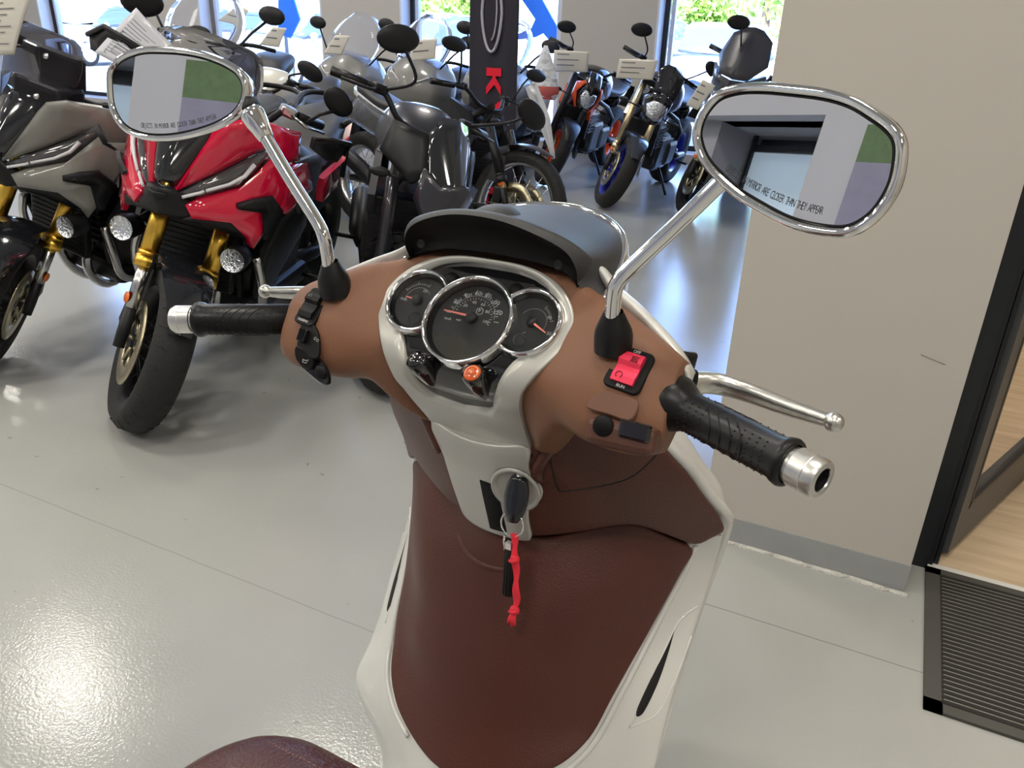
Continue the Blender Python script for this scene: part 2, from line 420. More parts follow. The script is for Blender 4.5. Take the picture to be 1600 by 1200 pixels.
# lamps in the room behind the glass door
t = empty('ceiling_light', (.9, 3.9, CEIL), 0, 'round white led lamp in the room behind the glass door', 'lamp')
MB().lathe([(.0, 0), (.30, 0), (.31, -.03), (.285, -.07), (0, -.055)], None, 32).build('housing', M_lamp, t)
ld = bpy.data.lights.new('lamp', 'AREA'); ld.shape = 'DISK'; ld.size = .5; ld.energy = 80; ld.color = (1, .92, .8)
lo = bpy.data.objects.new('lamp', ld); COL.objects.link(lo); lo.location = (.9, 3.9, CEIL-.08)
# ---------------------------------------------------------------- the scooter (local: x right, y forward, z up)
KS = .8933
_n = Vector((0.99779276, -0.06102762, 0.02617695)); _fw = Vector((0.06104854, 0.9981348, 0)); _up = Vector((-0.02612812, 0.00159806, 0.99965732))
_o = EYE+KS*(-_n*.42226-_up*1.5)
SM = Matrix(((_n.x*KS, _fw.x*KS, _up.x*KS, _o.x), (_n.y*KS, _fw.y*KS, _up.y*KS, _o.y), (_n.z*KS, _fw.z*KS, _up.z*KS, _o.z), (0, 0, 0, 1)))
SCO = empty('motor_scooter', label='white and brown motor scooter parked in the foreground, seen from the rider seat', cat='scooter')
SCO.matrix_world = SM
class TPS:
    def __init__(s, pts, lam=1e-5):
        P = []
        for x, y, z in pts:
            P.append((x, z, y))
            if abs(x) > 1e-6: P.append((-x, z, y))
        P = np.array(P); s.X = P[:, :2]; n = len(P)
        K = s.k(s.X, s.X)+lam*np.eye(n); Q = np.c_[np.ones(n), s.X]
        w = np.linalg.solve(np.block([[K, Q], [Q.T, np.zeros((3, 3))]]), np.r_[P[:, 2], 0, 0, 0]); s.w = w[:n]; s.a = w[n:]
    def k(s, A, B):
        d = ((A[:, None]-B[None])**2).sum(-1); return .5*d*np.log(d+1e-12)
    def __call__(s, x, z):
        return float(s.k(np.array([[x, z]]), s.X)[0] @ s.w+s.a[0]+s.a[1]*x+s.a[2]*z)
    def surf(s):
        def f(x, z):
            e = .002; y = s(x, z); gx = (s(x+e, z)-y)/e; gz = (s(x, z+e)-y)/e
            return (x, y, z), Vector((gx, -1, gz)).normalized()
        return f
_A = [(.219, .833, .909), (.212, .823, .882), (.199, .796, .838), (.188, .77, .801), (.179, .747, .773), (.169, .716, .74), (.158, .686, .701), (.146, .664, .685), (.132, .647, .671), (.11, .629, .658)]
_C = [(.246, .868, .872), (.237, .802, .767), (.235, .775, .733), (.234, .743, .685), (.236, .714, .646), (.238, .685, .616)]
_FO = [(.152, .751, .88), (.119, .707, .823), (.102, .671, .746), (.099, .65, .694)]
S_low = TPS(_A+_C+_FO+[(.18, .706, .714), (.169, .678, .688), (.15, .73, .796), (.135, .6935, .743), (.1285, .669, .699), (.08, .661, .746), (.085, .684, .80), (.078, .638, .69), (0, .715, .935), (0, .705, .89), (0, .680, .82), (0, .650, .75), (0, .624, .69), (0, .585, .62), (0, .53, .52), (0, .5, .42), (.1, .6, .56), (.21, .69, .5), (.21, .69, .4), (.1, .56, .42), (.08, .745, .93), (.252, .857, .933)]).surf()
S_up = TPS([(.188, .752, 1.087), (.215, .782, 1.041), (.233, .815, .993), (.252, .857, .933), (.064, .68, 1.076), (.064, .691, 1.035), (.056, .699, .998), (.046, .713, .942), (0, .675, 1.076), (0, .685, 1.02), (0, .708, .942), (.12, .705, 1.09), (.13, .72, 1.03), (.219, .829, .909), (.14, .76, .94)]).surf()
M_brown_lit = mat('lit_brown_soft_touch', (.195, .090, .050), .5, bump=.35, bscale=900, bdist=.0008, spec=.4)  # same brown as the leg shield; window light painted in as a lighter tone
M_brown_shaded = mat('shaded_brown_leatherette', (.078, .0235, .0155), .42, bump=.55, bscale=420, bdist=.0012, spec=.45)  # same brown as the handlebar cover, painted darker where less light falls
M_pearl = mat('pearl_white_paint', (.62, .62, .59), .28, coat=.6, spec=.5)
M_silver = mat('champagne_satin', (.46, .455, .42), .33, metal=.25, spec=.5, coat=.15, coatr=.2)
M_gloss = mat('gloss_black', (.006, .006, .007), .08, coat=1)
M_matt = mat('matt_black_plastic', (.0045, .0045, .005), .55, spec=.25, bump=.25, bscale=1200, bdist=.0005)
M_grey = mat('textured_grey_plastic', (.035, .035, .036), .5, bump=.5, bscale=900, bdist=.0008)
M_rub = mat('black_rubber', (.0055, .0055, .006), .36, spec=.4)
M_chrome = mat('chrome', (.82, .82, .82), .06, metal=1)
M_alu = mat('brushed_aluminium', (.72, .71, .68), .33, metal=1)
M_dial = mat('dial_black', (.008, .008, .009), .5)
M_mark = mat('dial_print', (.50, .50, .50), .5)
M_need = mat('needle_red', (.85, .22, .18), .5)
M_clear = mat('clear_lens', (1, 1, 1), .0, trans=1, ior=1.12)
M_void = mat('deep_black', (.003, .003, .003), .6)

# --- handlebar cover (lit brown) : sections in the tilted panel frame (v up the slope, w toward the rider)
def pv(u, v, w): return (u, .658+.70711*v-.70711*w, 1.24+.70711*v+.70711*w)
SEC = [
 (0, [(.085, -.055), (.075, -.022), (.060, -.012), (.03, -.014), (-.02, -.014), (-.05, -.016), (-.068, -.032), (-.078, -.068), (-.084, -.118), (-.092, -.145), (-.08, -.17), (0, -.16)]),
 (.055, [(.085, -.055), (.075, -.022), (.060, -.010), (.03, -.014), (-.02, -.014), (-.05, -.016), (-.068, -.032), (-.078, -.066), (-.085, -.116), (-.093, -.142), (-.08, -.17), (0, -.16)]),
 (.09, [(.080, -.055), (.072, -.022), (.055, -.009), (.03, -.011), (-.02, -.010), (-.048, -.012), (-.066, -.024), (-.080, -.045), (-.094, -.078), (-.095, -.105), (-.08, -.15), (0, -.15)]),
 (.122, [(.056, -.055), (.054, -.022), (.044, -.007), (.02, -.004), (-.02, -.002), (-.046, -.004), (-.064, -.011), (-.078, -.024), (-.084, -.042), (-.08, -.07), (-.05, -.11), (0, -.12)]),
 (.155, [(.041, -.05), (.041, -.020), (.032, -.003), (.012, .006), (-.02, .009), (-.046, .006), (-.070, -.003), (-.088, -.015), (-.095, -.032), (-.085, -.06), (-.045, -.09), (0, -.09)]),
 (.19, [(.021, -.05), (.023, -.022), (.015, -.004), (0, .006), (-.025, .010), (-.047, .007), (-.072, -.001), (-.091, -.012), (-.098, -.030), (-.088, -.055), (-.045, -.075), (0, -.075)]),
 (.217, [(.007, -.05), (.009, -.024), (.002, -.007), (-.009, .001), (-.03, .005), (-.048, .002), (-.070, -.004), (-.088, -.014), (-.095, -.030), (-.085, -.05), (-.045, -.066), (-.01, -.066)]),
 (.232, [(-.002, -.046), (.000, -.026), (-.005, -.012), (-.014, -.005), (-.032, -.001), (-.048, -.004), (-.068, -.009), (-.083, -.018), (-.088, -.031), (-.08, -.046), (-.045, -.060), (-.016, -.060)]),
]
full = [(-u, q) for u, q in SEC[:0:-1]]+SEC
mb = MB().loft([[pv(u, v, w) for v, w in q] for u, q in full], 5, 5)
cover = mb.build('handlebar_cover', M_brown_lit, SCO)
# front (pearl) half of the handlebar cover
F_SEC = [(0, .105), (.06, .102), (.105, .088), (.135, .064), (.165, .046), (.2, .022), (.222, .004), (.236, -.012)]
def fsec(u, vt):
    k = max(0, 1-abs(u)/.26); q = .6 if abs(u) > .19 else 1
    return [pv(u, vt-.004, -.016), pv(u, vt+.008, -.030), pv(u, vt+.010, -.055), pv(u, vt-.002, -.085-.045*k), pv(u, vt-.03*q, -.095-.09*k), pv(u, vt-.05*q, -.085-.07*k), pv(u, vt-.045*q, -.06), pv(u, vt-.02, -.05)]
full = [(-u, v) for u, v in F_SEC[:0:-1]]+F_SEC
MB().loft([fsec(u, v) for u, v in full], 5, 5).build('front_cowl', M_pearl, SCO)

# --- instrument surround: surface indexed by (u, t) with t along the centre profile
PROF = [(.705, 1.288), (.692, 1.2745), (.660, 1.242), (.636, 1.217), (.622, 1.198), (.617, 1.180), (.622, 1.158), (.634, 1.140), (.648, 1.119), (.664, 1.097), (.680, 1.073)]
_pc = np.array(catmull(PROF, 10)); _pd = np.r_[0, np.cumsum(np.linalg.norm(np.diff(_pc, axis=0), axis=1))]
def zt(z): return float(np.interp(-z, -_pc[:, 1], _pd))
def S_pan(u, t):
    y = np.interp(t, _pd, _pc[:, 0]); z = np.interp(t, _pd, _pc[:, 1]); e = .004
    y2 = np.interp(t+e, _pd, _pc[:, 0])-np.interp(t-e, _pd, _pc[:, 0]); z2 = np.interp(t+e, _pd, _pc[:, 1])-np.interp(t-e, _pd, _pc[:, 1])
    nn = Vector((0, z2, -y2)).normalized()
    if nn.y > 0: nn = -nn
    k = .4; drop = k*u*u
    p = Vector((u, y, z))-nn*drop
    return tuple(p), (nn+Vector((2*k*u, 0, 0))).normalized()
def edge3(pts):
    # half outline given as (x, y, z) on the panel -> (u, t)
    return [(x, t) for x, t in pts]
_h = [(0, .004), (.045, .006), (.080, zt(1.276)), (.104, zt(1.262)), (.116, zt(1.245)), (.1145, zt(1.228)), (.104, zt(1.212)), (.091, zt(1.193)), (.081, zt(1.170)), (.075, zt(1.140)), (.070, zt(1.110)), (.066, zt(1.083))]
out = catmull([(-x, t) for x, t in _h[::-1]]+_h[1:], 6)
bot = [(.045, zt(1.079)+.003), (0, zt(1.079)+.0045), (-.045, zt(1.079)+.003)]
# dark joint under the surround
_b = [(0, .0085), (.03, .0092), (.056, .0145), (.070, .021), (.078, .028), (.090, .037), (.1005, .052), (.094, zt(1.224)), (.075, zt(1.213)), (.066, zt(1.203)), (.057, zt(1.181)), (.050, zt(1.158)), (.043, zt(1.144)), (.034, zt(1.138)), (0, zt(1.133))]
bl = catmull([(-x, t) for x, t in _b[::-1]]+_b[1:-1], 4)
surround = MB().plate([tuple(p) for p in out]+bot, S_pan, .0022, .02, .008, lift=0, hole=[tuple(p) for p in bl]).build('instrument_surround', M_silver, SCO)
MB().plate(inset([tuple(p) for p in bl], .003 if sum(bl[i-1][0]*bl[i][1]-bl[i][0]*bl[i-1][1] for i in range(len(bl))) < 0 else -.003), S_pan, .0005, .002, .009, lift=-.0072).build('instrument_panel', M_gloss, SCO)

MB().tube([S_pan(u, zt(1.0765)+.0045-abs(u)*.03) [0] for u in np.linspace(-.066, .066, 14)], .0022, 6).build('panel_gap', M_void, surround)
# --- gauges
GB = (.003, -.0115, .0500)
def gauge(u, v, r, name, w, h):
    # w: level of the dial, h: height of the bezel over it
    c = pv(u, v, w); M = frame(c, (0, -.70711, .70711), (1, 0, 0)); big = (u, v) == GB[:2]
    keep = (lambda a: True) if big else (lambda a: math.hypot(u+r*math.cos(a)-GB[0], v+r*math.sin(a)-GB[1]) > GB[2]-.001)
    pr = [(r+.0026, -.002), (r+.0022, h*.6), (r+.0010, h*.92), (r-.0008, h), (r-.0022, h*.90), (r-.0030, h*.6)]
    pi = [(r-.0030, h*.6), (r-.0062, h*.15), (r-.0068, 0)]
    g = MB(); q = MB()
    if big: g.lathe(pr, M, 72); q.lathe(pi, M, 72)
    else: g.ringseg(pr, M, keep); q.ringseg(pi, M, keep)
    g = g.build(name, M_chrome, SCO); q.build('inner_ring', M_gloss, g)
    MB().lathe([(0, 0), (r-.0055, 0)], M, 48).build('dial', M_dial, g)
    P = []
    for i in range(60):
        a = R(6*i); x, y = (r-.003)*math.cos(a), (r-.003)*math.sin(a); d = math.hypot(u+x-GB[0], v+y-GB[1])
        if not big and d < GB[2]: k = GB[2]/max(d, 1e-4); x, y = (u+x-GB[0])*k+GB[0]-u, (v+y-GB[1])*k+GB[1]-v
        P.append((x, y))
    MB().prism(P, .0006, M @ Matrix.Translation((0, 0, h*.5))).build('lens', M_clear, g)
    return g, M @ Matrix.Translation((0, 0, .0004))
def ticks(mb, M, r0, r1, a0, a1, n, w, skip=1):
    for i in range(n+1):
        a = R(a0+(a1-a0)*i/n); l = r1 if i % skip == 0 else r0+(r1-r0)*.55
        x, y = math.cos(a), math.sin(a); px, py = -y*w, x*w
        mb.add([(x*r0+px, y*r0+py, 0), (x*r0-px, y*r0-py, 0), (x*l-px, y*l-py, 0), (x*l+px, y*l+py, 0)], [(0, 1, 2, 3)], False, M)
def arc(mb, M, r, w, a0, a1, n=40):
    V = []; F = []
    for i in range(n+1):
        a = R(a0+(a1-a0)*i/n); V += [(r*math.cos(a), r*math.sin(a), 0), ((r+w)*math.cos(a), (r+w)*math.sin(a), 0)]
    for i in range(n): F.append((2*i, 2*i+2, 2*i+3, 2*i+1))
    mb.add(V, F, False, M)
def needle(M, ang, l, back, w, parent):
    a = R(ang); T = M @ Matrix.Rotation(a, 4, 'Z')
    MB().prism([(-back, -w), (l, -w*.45), (l, w*.45), (-back, w)], .0012, T @ Matrix.Translation((0, 0, .002))).build('needle', M_need, parent)
g0, D0 = gauge(*GB, 'speedometer', -.0062, .0115)
C0 = D0 @ Matrix.Translation((.0, .006, .0004))
mk = MB()
arc(mk, C0, .0255, .0004, 5, 172); ticks(mk, C0, .0265, .0325, 0, 178, 14, .0004, 2); ticks(mk, C0, .0235, .0205, -12, 165, 22, .0003, 2)
for s_, a in (('20', 152), ('40', 127), ('60', 101), ('80', 76), ('100', 50), ('120', 24)):
    text(mk, s_, .0068, C0 @ Matrix.Translation((.0288*math.cos(R(a)) if False else .0287*math.cos(R(a-2)), .0287*math.sin(R(a-2)), 0)), .0001, bold=.00004, sx=1.15)
for s_, a in (('20', 138), ('40', 104), ('60', 68), ('80', 32), ('100', -6)):
    text(mk, s_, .0048, C0 @ Matrix.Translation((.0178*math.cos(R(a)), .0178*math.sin(R(a)), 0)), .0001, sx=1.15)
text(mk, 'km/h', .0042, C0 @ Matrix.Translation((-.027, -.0065, 0)), .0001); text(mk, 'mph', .0036, C0 @ Matrix.Translation((-.014, -.0055, 0)), .0001)
hexo = [(.0042*math.cos(R(60*i+30)), .0042*math.sin(R(60*i+30))) for i in range(6)]
HX = C0 @ Matrix.Translation((.006, .0085, 0))
mk.tube([(x, y, 0) for x, y in hexo], .0005, 4, True, M=HX)
text(mk, 'P', .0048, HX @ Matrix.Translation((-.0005, .0003, 0)), .0001, bold=.0001)
mk.build('dial_markings', M_mark, g0)
needle(C0, 178, .034, -.006, .0011, g0)
MB().lathe([(0, .004), (.0055, .004), (.0065, .0005)], C0, 24).build('needle_hub', M_dial, g0)
MB().prism([(-.030, -.033), (-.018, -.0415), (0, -.0445), (.018, -.0415), (.030, -.033), (.0385, -.020), (-.0385, -.020)], .0008, D0).build('lcd_display', mat('lcd_grey', (.045, .043, .036), .12, coat=.6), g0)

for sx in (-1, 1):
    g, D = gauge(sx*.067, 0, .0365, 'fuel_gauge' if sx < 0 else 'temperature_gauge', -.0066, .0085)
    mk = MB(); C = D @ Matrix.Translation((-.004 if sx < 0 else .004, .002, .0004))
    if sx < 0:
        arc(mk, C, .0155, .0003, 40, 175); ticks(mk, C, .019, .0228, 68, 150, 12, .0003, 6); text(mk, 'FUEL', .0042, C @ Matrix.Translation((-.0165, -.0015, 0)), .0001); text(mk, '1/2', .0045, C @ Matrix.Translation((.005, .0125, 0)), .0001)
        needle(C, 176, .0135, .004, .0011, g)
    else:
        arc(mk, C, .0155, .0003, -20, 150); ticks(mk, C, .019, .0228, 15, 65, 8, .0003, 8); text(mk, '90', .0052, C @ Matrix.Translation((.0165, .0085, 0)), .0001); text(mk, '50', .0052, C @ Matrix.Translation((.0225, -.0085, 0)), .0001); text(mk, 'C', .005, C @ Matrix.Translation((-.004, -.014, 0)), .0001)
        needle(C, -25, .022, -.005, .0011, g)
    mk.build('dial_markings', M_mark, g)
    MB().lathe([(0, .0035), (.005, .0035), (.006, .0005)], C, 20).build('needle_hub', M_dial, g)
    MB().lathe([(.0055, .0003), (.0065, .0018), (.0075, .0003)], D @ Matrix.Translation((sx*-.002, -.0185, .0)), 20).build('indicator', M_gloss, g)
# small sensors above, push buttons below
for sx in (-1, 1):
    c = Vector(pv(sx*.040, .034, -.005)); MB().lathe([(0, .004), (.006, .004), (.0078, .001), (.008, -.004)], frame(c, (0, -.7, .7)), 20).build('panel_sensor', M_matt, SCO)
for sx in (-1, 1):
    top = Vector((sx*.0345, .608, 1.194)); ax = Vector((sx*.05, -.62, .78)).normalized(); M = frame(top, ax)
    b = MB().lathe([(.0095, .0015), (.0112, .0), (.0118, -.003), (.0114, -.012), (.009, -.036), (.004, -.052)], M, 28).build('push_button_bezel', M_gloss, SCO)
    if sx < 0: MB().lathe([(0, .004), (.0075, .0035), (.009, .001), (.0092, -.002)], M, 28).build('push_button', M_gloss, b)
    else:
        k = MB().lathe([(0, .0024), (.0082, .0022), (.0094, .0008), (.0094, -.002)], M, 28).build('hazard_button', mat('amber_lens', (.50, .075, .008), .25, coat=.6, emis=.05), b)
        mk = MB(); mk.tube([(.0045*math.cos(R(90+120*i)), .0045*math.sin(R(90+120*i))-.0005, .003) for i in range(3)], .0004, 4, True, M=M)
        mk.tube([(.0068*math.cos(R(a)), .0068*math.sin(R(a)), .0026) for a in range(-30, 212, 15)], .0004, 4, M=M); text(mk, 'A', .004, M @ Matrix.Translation((0, -.0002, .0028)), .0001)
        mk.build('hazard_symbol', mat('pale_amber', (.95, .6, .4), .4), k)
# --- visor over the instruments and the dome of the headlight cowl in front of it
vis_top = [(.104, .697, 1.274), (.1045, .690, 1.292), (.094, .685, 1.309), (.068, .676, 1.323), (.034, .671, 1.333), (0, .669, 1.336)]
vt_ = catmull(vis_top+mirror_x(vis_top[:-1])[::-1], 6)
vis_bot = [(.104, .697, 1.270), (.098, .700, 1.276), (.085, .700, 1.284), (.06, .698, 1.289), (.03, .695, 1.292), (0, .694, 1.293)]
vb_ = catmull(vis_bot+mirror_x(vis_bot[:-1])[::-1], 6)
G = []
for i in range(9):
    t = i/8; G.append([tuple(np.array(b)*(1-t)+np.array(a)*t+np.array((0, .010*math.sin(math.pi*t), 0))) for a, b in zip(vt_, vb_)])
V_ = MB().grid(G)
visor = V_.build('flyscreen', M_matt, SCO)
out3 = [np.array(p) for p in vt_]
def offs(k, dx, dy, dz):
    n_ = len(out3); return [tuple(p+min(1, min(i, n_-1-i)/9)*np.array((math.copysign(dx, p[0])*min(1, abs(p[0])/.08), dy, dz))) for i, p in enumerate(out3)]
def rimline(k, w, front, zdrop):
    o = []
    for i, p in enumerate(out3):
        a = i/(len(out3)-1)*math.pi; o.append((w*math.cos(a), .705+(front+.01)*max(0, math.sin(a))**.8, 1.254-zdrop+.058*max(0, math.sin(a))**.6))
    return o
rim = rimline(0, .128, .158, 0); mid = rimline(0, .120, .09, -.006)
MB().grid([[tuple(p) for p in out3], offs(0, .003, .004, .0035), offs(0, .008, .012, .0035), offs(0, .012, .024, -.004)]).build('flyscreen_edge', M_grey, visor)
a0 = offs(0, .012, .024, -.004)
dome = MB().grid([a0, [tuple(np.array(a)*.55+np.array(b)*.45+np.array((0, 0, -.004))) for a, b in zip(a0, rim)], [tuple(np.array(a)*.2+np.array(b)*.8+np.array((0, 0, .001))) for a, b in zip(a0, rim)], rim]).build('headlight_cowl', M_grey, SCO)
hump = [(.045, .70, 1.325), (.03, .735, 1.331), (-.0, .765, 1.329), (-.03, .735, 1.331), (-.045, .70, 1.325)]
MB().ell((-.018, .742, 1.320), (.026, .034, .013)).build('cowl_hump', M_grey, dome)
MB().tube(rim, .0042, 10).build('rim_bead', M_chrome, dome)
r1 = rimline(0, .131, .163, .004); r2 = rimline(0, .134, .172, .02); r3 = rimline(0, .13, .175, .07); r4 = rimline(0, .11, .15, .14)
MB().grid([rim, r1, r2], smooth=True).build('chrome_rim', M_chrome, dome)
MB().grid([r2, r3, r4]).build('cowl_nose', M_pearl, dome)
for sx in (-1, 1): sc_ = MB().lathe([(0, .0), (.0035, .0), (.0045, .0008), (.005, 0)], frame((sx*.084, .6925, 1.2915), (0, -1, .15)), 16); sc_.build('screw', M_void, visor)

# --- mirrors
def mirror(sx, c, nrm, glass, tx):
    nn = Vector(nrm).normalized(); M = frame(c, nn, (1, 0, 0)); g2 = catmull(glass, 4, True)
    gl = [(x, y, 0) for x, y in g2]
    cen = np.mean(np.array(g2), 0)
    def sc(k, dz): return [(cen[0]+(x-cen[0])*k, cen[1]+(y-cen[1])*k, dz) for x, y in g2]
    def off(d, dz):
        P = g2; ar = sum(P[i][0]*P[(i+1) % len(P)][1]-P[(i+1) % len(P)][0]*P[i][1] for i in range(len(P)))
        return [(x, y, dz) for x, y in inset(P, -d if ar > 0 else d)]
    t = MB().grid([off(-.0005, -.0035), off(.001, .0015), off(.0035, .003), off(.0065, .001), off(.0075, -.004), sc(1.06, -.016), sc(.85, -.034), sc(.5, -.046), sc(.1, -.050)], closed_v=True, M=M).build('mirror', M_chrome, SCO)
    MB().prism([(x, y) for x, y, z in off(-.0004, 0)], .001, M @ Matrix.Translation((0, 0, -.0025))).build('mirror_gasket', M_void, t)
    MB().prism([(x, y) for x, y, z in off(-.0018, 0)], .0004, M @ Matrix.Translation((0, 0, -.0013))).build('mirror_glass', mat('mirror_silver', (.80, .81, .84), 0.0, metal=1), t)
    s = 'OBJECTS IN MIRROR ARE CLOSER THAN THEY APPEAR'; (xa, ya), (xb, yb) = tx; mk = MB()
    k = len(s)
    for i, ch in enumerate(s):
        if ch == ' ': continue
        q = (i+.5)/k; x = xa+(xb-xa)*q; sag = .0045*(4*q*(1-q)); y = ya+(yb-ya)*q-sag+.0045
        sl = (yb-ya)/(xb-xa)-.0045*4*(1-2*q)/(xb-xa)
        text(mk, ch, .0086, M @ Matrix.Translation((x, y, -.0008)) @ Matrix.Rotation(math.atan(sl), 4, 'Z'), .00005, sx=.46)
    mk.build('mirror_lettering', mat('etched_grey', (.045, .05, .06), .6), t)
    st = [(.168, .636, 1.262), (.1685, .635, 1.285), (.171, .635, 1.300), (.182, .638, 1.316), (.221, .642, 1.360), (.258, .647, 1.404)]
    end = tx[2] if len(tx) > 2 else None
    P = [(sx*a, b, z) for a, b, z in catmull(st, 8)]
    tip = tuple(M @ Vector((-.012, -.010, -.03)))
    q = Vector(P[-1]); P += [tuple(q.lerp(Vector(tip), f)) for f in (.25, .5, .8)] if sx > 0 else []
    MB().tube(P, .0072, 16).build('mirror_stem', M_chrome, t)
    if sx < 0:
        d = (Vector(P[-1])-Vector(P[-4])).normalized(); e = Vector(P[-1])
        MB().lathe([(.0075, -.016), (.0085, -.015), (.0105, -.004), (.0125, .004), (.0135, .014), (.0128, .019), (.006, .021)], frame(e+d*.006, d), 24).build('stem_collar', M_chrome, t)
        e2 = e+d*.024; MB().tube([e2, M @ Vector((.088, -.004, -.022)), M @ Vector((.05, 0, -.032))], [.009, .012, .016], 14).build('stem_joint', M_matt, t)
    c0 = Vector((sx*.168, .642, 1.244)); MB().lathe([(.018, -.010), (.018, .006), (.0168, .012), (.0122, .022), (.0105, .026), (.0088, .0295)], frame(c0, (0, -.12, 1)), 28).build('mirror_boot', M_rub, t)
    return t
GL_ = [(-0.0953, 0.0104), (-0.0926, 0.0215), (-0.0817, 0.0321), (-0.0652, 0.0392), (-0.0466, 0.0438), (-0.0237, 0.0453), (0.0033, 0.0455), (0.0299, 0.0434), (0.054, 0.0386), (0.0735, 0.0319), (0.0844, 0.0248), (0.0899, 0.0147), (0.0891, 0.0025), (0.0828, -0.0085), (0.0721, -0.0181), (0.0525, -0.0285), (0.0302, -0.0365), (0.0076, -0.0428), (-0.0154, -0.047), (-0.0387, -0.0487), (-0.0575, -0.047), (-0.074, -0.0418), (-0.0857, -0.0315), (-0.0937, -0.0153)]
GR_ = [(-0.0888, 0.0177), (-0.0858, 0.0302), (-0.0757, 0.0426), (-0.0586, 0.0478), (-0.0396, 0.0486), (-0.0171, 0.0471), (0.0114, 0.044), (0.0325, 0.0387), (0.0503, 0.0298), (0.062, 0.0225), (0.0689, 0.0151), (0.0719, 0.0046), (0.0724, -0.0123), (0.0684, -0.0267), (0.0613, -0.0385), (0.05, -0.047), (0.0371, -0.0493), (0.0159, -0.0482), (-0.003, -0.0442), (-0.0274, -0.0352), (-0.0445, -0.0278), (-0.0627, -0.0167), (-0.0773, -0.0051), (-0.0858, 0.0071)]
mirror(-1, (-.41, .665, 1.435), (0.2006, -0.9619, 0.1856), GL_, ((-0.0527, -0.0435), (0.0542, -0.0251)))
mirror(1, (.311, .62, 1.421), (-0.2419, -0.9534, 0.18), [(x*.94, y*.94) for x, y in GR_], ((-0.0555, -0.0150), (0.0260, -0.0405)))

# --- grips, bar ends, levers
for sx in (-1, 1):
    a = Vector((sx*.228, .647, 1.192)); b = Vector((sx*.346, .5945, 1.187)); d = (b-a).normalized(); L = (b-a).length; M = frame(a, d, (0, 0, 1))
    pr = [(.0, -.02), (.0235, -.02), (.026, -.01), (.0275, 0), (.0275, .004), (.024, .012), (.0195, .020), (.0185, .026), (.0185, L-.012), (.0205, L-.008), (.0215, L-.003), (.0205, L), (.017, L+.001), (.0165, L-.004)] if sx > 0 else [(.0, -.02), (.0185, -.02), (.0185, L-.012), (.0205, L-.008), (.0215, L-.003), (.0205, L), (.017, L+.001), (.0165, L-.004)]
    g = MB().lathe(pr, M, 40).build('handlebar_grip', M_rub, SCO)
    rd = MB()
    for k in range(14):                                            # curved grooves and rows of dimples in the rubber
        for rowz in (.030, .0365, .043) if k % 1 == 0 else ():
            pass
    for i0 in range(4):
        for off_ in (0, 180):
            pts = []
            for j in range(-8, 9):
                aa = R(off_+j*9+90); z = .042+.011*i0+.018*(1-(j/8)**2)
                pts.append((.0187*math.cos(aa), .0187*math.sin(aa), z))
            rd.tube(pts, .0006, 5, M=M)
    for off_ in (0, 180):
        for j in range(-5, 6):
            for z in ([.024+.0075*q for q in range(4)]+[L-.018-.0075*q for q in range(5)]):
                aa = R(off_+j*14+90)
                if abs(j) < 5: rd.ell((.0186*math.cos(aa), .0186*math.sin(aa), z), (.0009, .0009, .0009), M, 6, 4)
    rd.build('grip_tread', M_rub, g)
    e = MB().lathe([(.0155, -.006), (.0155, .004), (.0168, .005), (.0168, .018), (.0164, .0185), (.0168, .019), (.0168, .0265), (.0155, .029), (.0105, .0295), (.0095, .027), (.0095, .008), (0, .008)] if sx > 0 else [(.0155, -.006), (.0155, .004), (.0168, .005), (.0168, .018), (.0164, .0185), (.0168, .019), (.0168, .0265), (.0145, .0305), (.009, .032), (0, .032)], frame(b, d), 36).build('bar_end', M_alu, SCO, 30)
    if sx > 0: MB().lathe([(.0092, .0285), (.0092, .009), (0, .009)], frame(b, d), 24).build('bar_end_recess', M_void, e)
    # brake lever: blade tapering to a ball
    pth = catmull([(sx*.226, .682, 1.198), (sx*.250, .702, 1.196), (sx*.282, .704, 1.193), (sx*.318, .693, 1.192), (sx*.346, .682, 1.1935), (sx*.365, .673, 1.1955)], 6) if sx > 0 else catmull([(sx*.225, .690, 1.202), (sx*.250, .710, 1.201), (sx*.285, .713, 1.198), (sx*.318, .701, 1.197), (sx*.334, .693, 1.198)], 6)
    rings = []
    for i, p in enumerate(pth):
        q = i/(len(pth)-1); t = (np.array(pth[min(i+1, len(pth)-1)])-np.array(pth[max(i-1, 0)])); t /= np.linalg.norm(t); s_ = np.cross(t, (0, 0, 1)); s_ /= np.linalg.norm(s_)
        hw = .0075*(1-q)+.0055*q; hh = .0125*(1-q)+.006*q
        rings.append([tuple(np.array(p)+s_*hw*math.cos(R(k*36))+np.array((0, 0, 1))*hh*math.sin(R(k*36))) for k in range(10)])
    lv = MB().loft(rings, caps=True, spl=False); ep = Vector(pth[-1])
    lv.ell(tuple(ep), (.0088, .0088, .0088), None, 16, 10)
    lv = lv.build('brake_lever', mat('worn_alloy', (.60, .59, .55), .3, metal=1, bump=.12, bscale=300, var=.2, vscale=160), SCO)
    MB().tube([(sx*.208, .676, 1.203), (sx*.224, .684, 1.202), (sx*.234, .690, 1.199)], [.014, .0135, .011], 14).build('lever_perch', M_matt, lv)
    MB().tube([(sx*.214, .684, 1.212), (sx*.220, .692, 1.222), (sx*.226, .704, 1.218), (sx*.222, .710, 1.200)], .0055, 10).build('lever_clamp', M_rub, lv)

